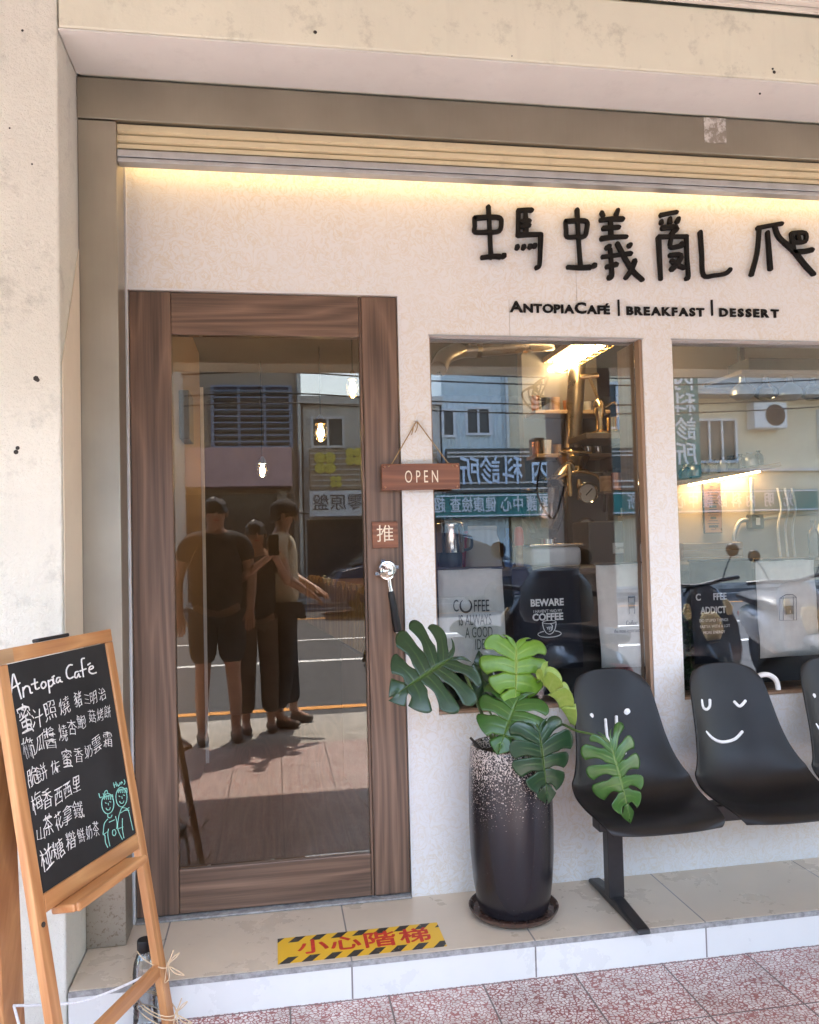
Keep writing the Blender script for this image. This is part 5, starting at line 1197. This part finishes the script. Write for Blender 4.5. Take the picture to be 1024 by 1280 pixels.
mb = MB(); mb.box(10.25, 16.9, FY + .003, FY + .7, 4.95, 5.45); mb.build('canopy', M['greywall'], bE)
building('far_building', 18, 30, 6, 'greywall', 'grey building far along the street'); building('far_building', -24, -9.6, 6, 'beigewall', 'beige building far along the other end of the street')
ac = thing('air_conditioner', (12.9, FY + .2, 4.1), 'white wall mounted air conditioner unit beside the beige building window', 'air conditioner'); mb = MB(); mb.box(12.45, 13.4, FY + .05, FY + .42, 4.1, 4.8); mb.build('casing', M['white'], ac, bevel=.03)
mb = MB(); mb.lathe([(0, 0), (.27, 0), (.29, -.02)], (13.05, FY + .44, 4.45), 24, axis='y')
for k in range(5): mb.lathe([(.05 + .05 * k, .003), (.065 + .05 * k, .01), (.07 + .05 * k, .003)], (13.05, FY + .44, 4.45), 24, axis='y')
mb.build('fan_grille', M['intgrey'], ac)
kl = thing('clinic_sign', (7, FY + .4, 2.9), 'long dark clinic sign with pale blue characters above the shops', 'sign'); mb = MB(); mb.box(4.2, 10.1, FY + .25, FY + .4, 2.53, 3.62); mb.build('board', M['signdark'], kl, bevel=.01)
mb = MB()
for z in (2.6, 2.75, 3.4, 3.5): mb.box(4.22, 10.08, FY + .4005, FY + .43, z, z + .04)
mb.build('rail', M['greywall'], kl)
mb = MB()
def sign_chars(mb, chars, fy, zc, h, aspect=1.0):
    for ch, px in chars:
        p = mir(px, 600, 1, fy); add_text(mb, ch, h, facing_back((p.x, fy, zc)), thick=.02, off=.012 * h, xs=aspect)
sign_chars(mb, [('所', 588), ('診', 613), ('科', 641), ('內', 676)], FY + .44, 3.02, .74, .72); mb.build('lettering', M['signblue'], kl)
k2 = thing('service_sign', (9, FY + .4, 2.2), 'teal strip sign listing clinic services in white characters', 'sign'); mb = MB(); mb.box(3.9, 14.2, FY + .25, FY + .4, 1.92, 2.50); mb.build('board', M['signteal'], k2, bevel=.01)
mb = MB(); mb.box(3.92, 14.18, FY + .4005, FY + .42, 2.44, 2.475); mb.box(3.92, 14.18, FY + .4005, FY + .42, 1.945, 1.98); mb.build('border', M['signwhite'], k2)
mb = MB(); sign_chars(mb, [('超', 549), ('查', 569), ('檢', 583.5), ('康', 598), ('健', 613), ('心', 632), ('中', 647), ('護', 664), ('照', 680), ('病', 697), ('尿', 713), ('糖', 729), ('所', 790), ('科', 806), ('心', 850), ('中', 866), ('護', 884), ('診', 902), ('科', 920), ('內', 938), ('明', 961), ('光', 985)], FY + .42, 2.21, .40, .72); mb.build('lettering', M['signwhite'], k2)
kv = thing('vertical_sign', (10.2, FY + 1, 4), 'tall green vertical clinic sign projecting over the pavement', 'sign'); mb = MB(); mb.box(9.75, 10.55, FY + .9, FY + 1.05, 2.75, 5.6); mb.build('board', M['signteal'], kv, bevel=.02); mb = MB(); mb.box(9.9, 10.4, FY + .01, FY + .9, 5.2, 5.26); mb.build('bracket', M['alu'], kv)
mb = MB()
for i, ch in enumerate('內科診所'): add_text(mb, ch, .6, facing_back((10.15, FY + 1.06, 5.2 - .62 * i)), thick=.02, off=.006)
mb.build('lettering', M['signwhite'], kv)
wires = thing('overhead_wires', (4, FY + 1.6, 5), 'sagging black utility wires strung along the opposite pavement', 'wires')
for k, z in enumerate((4.55, 4.75, 5.2, 5.35)):
    mb = MB(); mb.tube(catmull([(x, FY + 1.5 + .1 * k, z - .25 * math.sin(PI * ((x + 30) % 15) / 15)) for x in range(-30, 31, 3)], 3), .018, 5); mb.build('wire', M['black'], wires, True)
pole = thing('utility_pole', (-2.0, FY + 1.6, .08), 'grey concrete utility pole on the opposite pavement', 'pole'); mb = MB(); mb.tube([(-2.0, FY + 1.65, .08), (-2.0, FY + 1.65, 6.4)], [.16, .11], 14); mb.build('shaft', M['greywall'], pole, True); mb = MB(); mb.box(-2.6, -1.4, FY + 1.55, FY + 1.75, 5.25, 5.37); mb.build('crossarm', M['alu'], pole)
# people by the kerb
def skin_mesh(verts, edges, radii, root=0, sub=2):
    me = bpy.data.meshes.new('t'); me.from_pydata(verts, edges, []); o = bpy.data.objects.new('t', me); COL.objects.link(o)
    sk = o.modifiers.new('s', 'SKIN'); sk.use_smooth_shade = True
    for i, d in enumerate(me.skin_vertices[0].data):
        r = radii[i]; d.radius = r if isinstance(r, tuple) else (r, r); d.use_root = (i == root)
    o.modifiers.new('b', 'SUBSURF').levels = sub
    bpy.context.view_layer.update(); out = bpy.data.meshes.new_from_object(o.evaluated_get(bpy.context.evaluated_depsgraph_get()))
    vs = [v.co.copy() for v in out.vertices]; fs = [list(p.vertices) for p in out.polygons]
    bpy.data.objects.remove(o); bpy.data.meshes.remove(me); bpy.data.meshes.remove(out); return vs, fs
M['skin'] = plain('skin', (.50, .29, .2), .5, var=.06)
M['hair'] = plain('dark hair', (.015, .011, .009), .45, var=.3, scale=80)
M['darkcloth'] = plain('dark cloth', (.02, .021, .026), .9, var=.2, scale=30)
M['creamcloth'] = plain('cream cotton', (.60, .52, .38), .9, var=.1, scale=20)
M['browncloth'] = plain('brown trousers', (.10, .07, .05), .9, var=.15, scale=30)
M['shoe'] = plain('canvas shoe', (.16, .13, .11), .8)
M['phone'] = plain('black phone', (.01, .01, .012), .15)
def person(label, loc, rz, H, arms, legs, shirt, trousers, shorts=False, sleeve=.55, long_hair=False, cap=False, slim=1.0, head_pitch=0.0):
    k = H / 1.70; t = thing('person', loc, label, 'person', None, rz); inv = parent_inv(t); W4 = world_of(t)
    V = lambda *p: Vector(p) * k
    vs = [V(0, 0, .94), V(0, .0, 1.08), V(0, .0, 1.28), V(0, -.01, 1.40), V(0, 0, 1.475), V(0, .015, 1.53), V(0, .022, 1.59), V(0, .018, 1.655)]
    rd = [(.15 * slim, .105), (.135 * slim, .10), (.155 * slim, .105), (.10, .075), .052, .068, (.078, .092), .062]
    rd = [tuple(x * k for x in r) if isinstance(r, tuple) else r * k for r in rd]; es = [(i, i + 1) for i in range(7)]
    L, R2 = [], []
    for s_, (elb, wri) in zip((-1, 1), arms):
        b = len(vs); sh = V(s_ * .175 * slim, -.01, 1.375); e = Vector(elb) * k; w_ = Vector(wri) * k; d = (w_ - e).normalized()
        vs += [sh, e, w_, w_ + d * .05 * k]; rd += [.056 * k, .040 * k, .027 * k, (.036 * k, .02 * k)]; es += [(3, b), (b, b + 1), (b + 1, b + 2), (b + 2, b + 3)]
        sd = d.cross(Vector((0, 0, 1))); sd = sd.normalized() if sd.length > .1 else Vector((1, 0, 0)); dn = sd.cross(d)
        for f in range(4):
            off = (f - 1.5) * .017 * k; ln = (.075, .085, .08, .062)[f] * k; c = len(vs); root = w_ + d * .07 * k + sd * off
            vs += [root, root + d * ln * .5 - dn * .006 * k, root + d * ln * .85 - dn * .026 * k]; rd += [.0085 * k, .008 * k, .0065 * k]; es += [(b + 3, c), (c, c + 1), (c + 1, c + 2)]
        c = len(vs); vs += [w_ + d * .03 * k - sd * s_ * .03 * k, w_ + d * .07 * k - sd * s_ * .05 * k - dn * .012 * k]; rd += [.010 * k, .0085 * k]; es += [(b + 3, c), (c, c + 1)]
    for s_, (kn, an) in zip((-1, 1), legs):
        b = len(vs); hp_ = V(s_ * .085 * slim, 0, .88); kk = Vector(kn) * k; a2 = Vector(an) * k
        vs += [hp_, kk, a2 + Vector((0, 0, .22 * k)), a2, a2 + V(0, .09, -.055), a2 + V(0, .15, -.062)]; rd += [.088 * slim * k, .056 * k, .052 * k, .036 * k, .036 * k, .028 * k]
        es += [(0, b), (b, b + 1), (b + 1, b + 2), (b + 2, b + 3), (b + 3, b + 4), (b + 4, b + 5)]
    bv, bf = skin_mesh(vs, es, rd)
    mb = MB(); mb.add([W4 @ v for v in bv], bf)
    hc = V(0, .03, 1.585)
    def blob(c, r, n=8, mi=0):
        mb.lathe([(r[0] * math.cos(a_) + 1e-5, r[2] * math.sin(a_)) for a_ in [math.radians(-90 + 180 * i / n) for i in range(n + 1)]], (0, 0, 0), 12, mi)
        for i in range(len(mb.v) - 12 * (n + 1), len(mb.v)): x, y, z = mb.v[i]; mb.v[i] = tuple(W4 @ (c + Vector((x, y * r[1] / r[0], z))))
    blob(hc + V(0, .083, -.018), (.013 * k, .02 * k, .024 * k)); 
    for s_ in (-1, 1): blob(hc + V(s_ * .080, -.005, -.005), (.010 * k, .018 * k, .03 * k)); blob(hc + V(s_ * .03, .072, .012), (.012 * k, .008 * k, .007 * k), 6, 1)
    blob(hc + V(0, .075, -.055), (.022 * k, .008 * k, .006 * k), 6, 2)
    for f in mb.m: pass
    mb.build('body', [M['skin'], M['ink'], M['redink']], t, True)
    # clothes
    def cloth(name, idx_v, idx_e, idx_r, mat, root=0):
        cv, cf = skin_mesh(idx_v, idx_e, idx_r, root); m2 = MB(); m2.add([W4 @ v for v in cv], cf); m2.build(name, M[mat], t, True)
    g = 1.16
    cvv = [V(0, 0, .86), V(0, 0, 1.08), V(0, 0, 1.28), V(0, -.01, 1.405)]; crr = [tuple(x * g * k for x in r) for r in ((.172 * slim, .13), (.15 * slim, .112), (.16 * slim, .112), (.10, .08))]; cee = [(0, 1), (1, 2), (2, 3)]
    for s_, (elb, wri) in zip((-1, 1), arms):
        b = len(cvv); sh = V(s_ * .175 * slim, -.01, 1.375); e = Vector(elb) * k; cvv += [sh, sh.lerp(e, sleeve)]; crr += [.072 * k, .062 * k]; cee += [(3, b), (b, b + 1)]
    cloth('shirt', cvv, cee, crr, shirt)
    cvv = [V(0, 0, 1.0)]; crr = [(.158 * slim * 1.1 * k, .122 * 1.1 * k)]; cee = []
    for s_, (kn, an) in zip((-1, 1), legs):
        b = len(cvv); hp_ = V(s_ * .088 * slim, 0, .86); kk = Vector(kn) * k; a2 = Vector(an) * k
        if shorts: cvv += [hp_, hp_.lerp(kk, .95)]; crr += [.11 * slim * k, .095 * k]; cee += [(0, b), (b, b + 1)]
        else: cvv += [hp_, kk, a2 + V(0, -.01, .05)]; crr += [.106 * slim * k, .082 * k, .078 * k]; cee += [(0, b), (b, b + 1), (b + 1, b + 2)]
    cloth('trousers', cvv, cee, crr, trousers)
    for (kn, an) in legs:
        a2 = Vector(an) * k; cloth('shoe', [a2 + V(0, -.03, -.045), a2 + V(0, .06, -.05), a2 + V(0, .16, -.06)], [(0, 1), (1, 2)], [(.045 * k, .042 * k), (.045 * k, .036 * k), (.04 * k, .024 * k)], 'shoe')
    mb = MB()
    def shell(c, r, z0, mat, nm):
        m2 = MB(); m2.lathe([(r[0] * math.cos(a_) + 1e-5, r[2] * math.sin(a_)) for a_ in [math.radians(z0 + (90 - z0) * i / 8) for i in range(9)]], (0, 0, 0), 20)
        for i in range(len(m2.v)): x, y, z = m2.v[i]; y2 = y * r[1] / r[0]; m2.v[i] = tuple(W4 @ (c + Vector((x, y2, z - (0 if y2 > 0 else .5 * (-y2) * (1 if z < .03 else 0)))) + (Vector([.006 * math.sin(i * 12.9898 * q) for q in (1, 2.3, 3.7)]) if nm == 'hair' else Vector())))
        m2.build(nm, M[mat], t, True); return m2
    shell(hc + V(0, -.012, .018), (.085 * k, .101 * k, .094 * k), -14, 'hair', 'hair')
    if long_hair:
        m2 = MB(); m2.tube([W4 @ (hc + V(0, -.06, .04)), W4 @ (hc + V(0, -.09, -.08)), W4 @ (hc + V(0, -.10, -.2)), W4 @ (hc + V(0, -.09, -.26))], [.06 * k, .085 * k, .08 * k, .03 * k], 12); m2.build('hair', M['hair'], t, True)
    if cap:
        shell(hc + V(0, -.008, .028), (.098 * k, .114 * k, .105 * k), 0, 'darkcloth', 'cap'); m2 = MB(); m2.grid([[W4 @ (hc + V(.07 * math.sin(a_) * q, .10 + .09 * math.cos(a_) * q, .035 - .02 * q)) for a_ in [math.radians(-80 + 20 * j) for j in range(9)]] for q in (.2, .6, 1)]); m2.build('cap_brim', M['darkcloth'], t, True, solid=.004)
    return t
FZ = GZ - .012
person('tall person in a dark shirt and shorts standing at the kerb', (-.40, -2.98, FZ), math.radians(-8), 1.70, [((-.26, -.03, 1.12), (-.25, .06, .88)), ((.25, -.02, 1.12), (.22, .10, .90))], [((-.10, .02, .5), (-.11, -.01, .085)), ((.10, .03, .5), (.12, -.02, .085))], 'darkcloth', 'darkcloth', shorts=True, slim=1.08)
person('person in a dark top and brown trousers raising a phone', (-.13, -3.20, FZ), math.radians(-7), 1.54, [((-.20, .14, 1.18), (.05, .27, 1.38)), ((.25, .12, 1.18), (.13, .27, 1.38))], [((-.09, .02, .5), (-.10, -.01, .085)), ((.09, .02, .5), (.10, -.02, .085))], 'darkcloth', 'browncloth', long_hair=True, slim=.92)
person('person in a dark cap, cream T-shirt and dark trousers turned sideways', (.06, -3.36, FZ), math.radians(-82), 1.68, [((-.23, .06, 1.12), (-.16, .22, 1.00)), ((.23, .05, 1.12), (.12, .24, 1.02))], [((-.09, .03, .5), (-.10, -.03, .085)), ((.09, .02, .5), (.10, .05, .085))], 'creamcloth', 'darkcloth', cap=True)
ph = tag((lambda m_: (m_.box(-.036, .036, -2.874, -2.866, 1.305, 1.452), m_.build('phone', M['phone'], None, bevel=.006))[1])(MB()), 'black phone held up towards the shop front', 'phone')
# scooters on the kerb
def loft(mb, secs, n=16, mi=0, p=.7):
    rows = []
    for (c, hx, hy) in secs:
        row = []
        for k in range(n + 1):
            a_ = 2 * PI * k / n; cx, sx = math.cos(a_), math.sin(a_)
            row.append((c[0] + hx * math.copysign(abs(cx) ** p, cx), c[1] + hy[0] * math.copysign(abs(sx) ** p, sx), c[2] + hy[1] * math.copysign(abs(sx) ** p, sx)))
        rows.append(row)
    mb.grid(rows, mi)
    for row, rev in ((rows[0], True), (rows[-1], False)): mb.add(row[:-1], [list(range(n))[::-1] if rev else list(range(n))], mi)
M['scoot_dark'] = plain('dark teal scooter paint', (.012, .02, .028), .2, coat=.8, var=.1)
M['scoot_grey'] = plain('black scooter paint', (.014, .014, .016), .25, coat=.6, var=.1)
M['scoot_white'] = plain('silver scooter paint', (.4, .4, .4), .3, coat=.6, var=.1)
M['rubber'] = plain('tyre rubber', (.018, .018, .018), .85)
M['lamp_lens'] = plain('amber headlight lens', (.62, .50, .26), .15, coat=1)
def scooter(label, paint):
    t = thing('scooter', (0, 0, 0), label, 'scooter', 'scooters parked on the kerb')
    mb = MB(); loft(mb, [((0, -.78, .62), .05, (0, .05)), ((0, -.70, .60), .14, (0, .12)), ((0, -.45, .56), .19, (0, .18)), ((0, -.15, .52), .19, (0, .20)), ((0, -.02, .46), .16, (0, .17)), ((0, .03, .40), .12, (0, .1))]); mb.build('rear_body', M[paint], t, True)
    mb = MB(); mb.box(-.17, .17, -.02, .42, .27, .33); mb.build('footboard', M['black'], t, bevel=.02)
    mb = MB(); loft(mb, [((0, .42, .30), .20, (.05, 0)), ((0, .46, .45), .23, (.07, 0)), ((0, .44, .65), .23, (.08, 0)), ((0, .36, .82), .20, (.08, 0)), ((0, .30, .93), .15, (.06, 0)), ((0, .28, .98), .08, (.04, 0))]); mb.build('front_shield', M[paint], t, True)
    mb = MB(); loft(mb, [((0, .515, .56), .055, (.02, 0)), ((0, .535, .64), .085, (.025, 0)), ((0, .515, .72), .085, (.025, 0)), ((0, .48, .78), .05, (.02, 0))]); mb.build('headlight', M['lamp_lens'], t, True)
    for s_ in (-1, 1):
        mb = MB(); loft(mb, [((s_ * .16, .48, .74), .02, (.02, 0)), ((s_ * .165, .47, .80), .035, (.02, 0)), ((s_ * .15, .44, .86), .02, (.02, 0))]); mb.build('indicator', M['lamp_lens'], t, True)
        mb = MB(); mb.tube(catmull([(s_ * .2, .28, 1.0), (s_ * .25, .30, 1.12), (s_ * .30, .30, 1.2)], 4), .006, 6); mb.lathe([(0, .02), (.045, .016), (.055, 0), (0, -.002)], (s_ * .31, .30, 1.24), 14, axis='y'); mb.build('mirror', M['black'], t, True)
    mb = MB(); mb.tube(catmull([(-.36, .18, 1.0), (-.2, .26, 1.0), (0, .30, .98), (.2, .26, 1.0), (.36, .18, 1.0)], 4), .018, 8); loft(mb, [((-.18, .28, .99), .02, (.05, 0)), ((0, .28, .99), .12, (.06, 0)), ((.18, .28, .99), .02, (.05, 0))]); mb.build('handlebar', M['black'], t, True)
    mb = MB(); loft(mb, [((0, -.80, .80), .08, (0, .02)), ((0, -.70, .80), .14, (0, .045)), ((0, -.35, .78), .16, (0, .05)), ((0, -.05, .76), .13, (0, .05)), ((0, .02, .73), .08, (0, .03))]); mb.build('seat', M['black'], t, True)
    mb = MB(); loft(mb, [((0, .78, .40), .05, (0, .03)), ((0, .66, .52), .09, (0, .04)), ((0, .50, .50), .10, (0, .05)), ((0, .40, .38), .08, (0, .04))]); mb.build('front_fender', M[paint], t, True)
    for y in (.60, -.58):
        mb = MB(); mb.lathe([(.17, -.045), (.215, -.05), (.245, -.03), (.255, 0), (.245, .03), (.215, .05), (.17, .045)], (0, y, .256), 28, axis='x'); wl = mb.build('wheel', M['rubber'], t, True)
        mb = MB(); mb.lathe([(0, -.03), (.06, -.035), (.165, -.03), (.165, .03), (.06, .035), (0, .03)], (0, y, .256), 20, axis='x'); mb.build('rim', M['alu'], wl, True)
    mb = MB(); mb.tube([(0, .58, .27), (0, .38, .8)], .03, 8); mb.build('fork', M['black'], t, True)
    mb = MB(); loft(mb, [((0, -.84, .62), .07, (.0, .02)), ((0, -.80, .62), .11, (0, .045))]); mb.build('tail_light', M['redplastic'], t, True)
    return t
def restyle(t, mat):
    for ch in t.children:
        if ch.data and ch.data.materials and ch.data.materials[0].name.endswith('scooter paint'):
            ch.data = ch.data.copy(); ch.data.materials[0] = M[mat]
s1 = scooter('dark teal scooter with an amber headlight facing the shop', 'scoot_dark'); s1.rotation_euler = (0, math.radians(-6), math.radians(14)); s1.location = (3.62, -3.62, -.02)
s2 = copy_tree(s1); s2.location = (1.66, -2.02, GZ + .002); s2.rotation_euler = (0, math.radians(-6), math.radians(176)); s2['label'] = 'black scooter parked under the arcade with its tail to the shop'; restyle(s2, 'scoot_grey')
s3 = copy_tree(s1); s3.location = (4.55, -3.75, -.02); s3.rotation_euler = (0, math.radians(-6), math.radians(10)); s3['label'] = 'silver scooter parked furthest from the easel'; restyle(s3, 'scoot_white')
# helmet box on the black scooter
hb = tag((lambda m_: (m_.lathe([(0, 0), (.19, 0), (.215, .06), (.20, .2), (.13, .29), (0, .31)], (1.60, -1.60, .905), 24), m_.build('helmet', M['black'], None, True))[1])(MB()), 'round black helmet resting on the black scooter tail', 'helmet')
# passing car
M['carpaint'] = plain('dark blue car paint', (.015, .03, .075), .2, coat=1, var=.05)
car = thing('parked_car', (3.0, -13.2, -.02), 'dark blue hatchback at the far side of the road', 'car')
def side_loft(mb, prof, w, y0, tumble=.0, mi=0):
    "side profile (x,z) extruded across y with rounded shoulders"
    rows = []
    for f, s_ in ((-1, .93), (-.94, .985), (-.5, 1), (.5, 1), (.94, .985), (1, .93)):
        zc = sum(p[1] for p in prof) / len(prof); xc = sum(p[0] for p in prof) / len(prof)
        rows.append([(xc + (x - xc) * s_, y0 + f * (w - tumble * max(0, (z - .9))), zc + (z - zc) * s_) for x, z in prof + prof[:1]])
    mb.grid(rows, mi); mb.add(rows[0][:-1], [list(range(len(prof)))], mi); mb.add(rows[-1][:-1], [list(range(len(prof)))[::-1]], mi)
mb = MB(); side_loft(mb, [(1.0, .28), (.98, .62), (1.15, .86), (1.7, .98), (3.0, 1.0), (4.2, .98), (4.95, .86), (5.05, .55), (5.0, .28)], .86, -13.2); mb.build('body', M['carpaint'], car, True)
mb = MB(); side_loft(mb, [(1.45, .96), (2.05, 1.40), (2.7, 1.50), (3.5, 1.49), (4.1, 1.30), (4.6, .96)], .80, -13.2, .25); cabn = mb.build('cabin', M['darkglass'], car, True)
mb = MB(); side_loft(mb, [(2.05, 1.46), (2.7, 1.53), (3.5, 1.52), (3.95, 1.42), (3.5, 1.47), (2.7, 1.48)], .66, -13.2); mb.build('roof', M['carpaint'], car, True)
for x in (1.75, 4.25):
    for y in (-12.42, -13.98):
        mb = MB(); mb.lathe([(.2, -.1), (.29, -.1), (.315, -.06), (.315, .06), (.29, .1), (.2, .1)], (x, y, .30), 28, axis='y'); wl = mb.build('wheel', M['rubber'], car, True); mb = MB(); mb.lathe([(0, -.08), (.2, -.09), (.2, .09), (0, .08)], (x, y, .30), 20, axis='y'); mb.build('rim', M['alu'], wl, True)
for x in (1.0, 5.04):
    for y in (-12.6, -13.8): mb = MB(); mb.box(x - .03, x + .03, y - .14, y + .14, .62, .74); mb.build('headlight' if x < 2 else 'tail_light', M['lamp_lens' if x < 2 else 'redplastic'], car, bevel=.02)
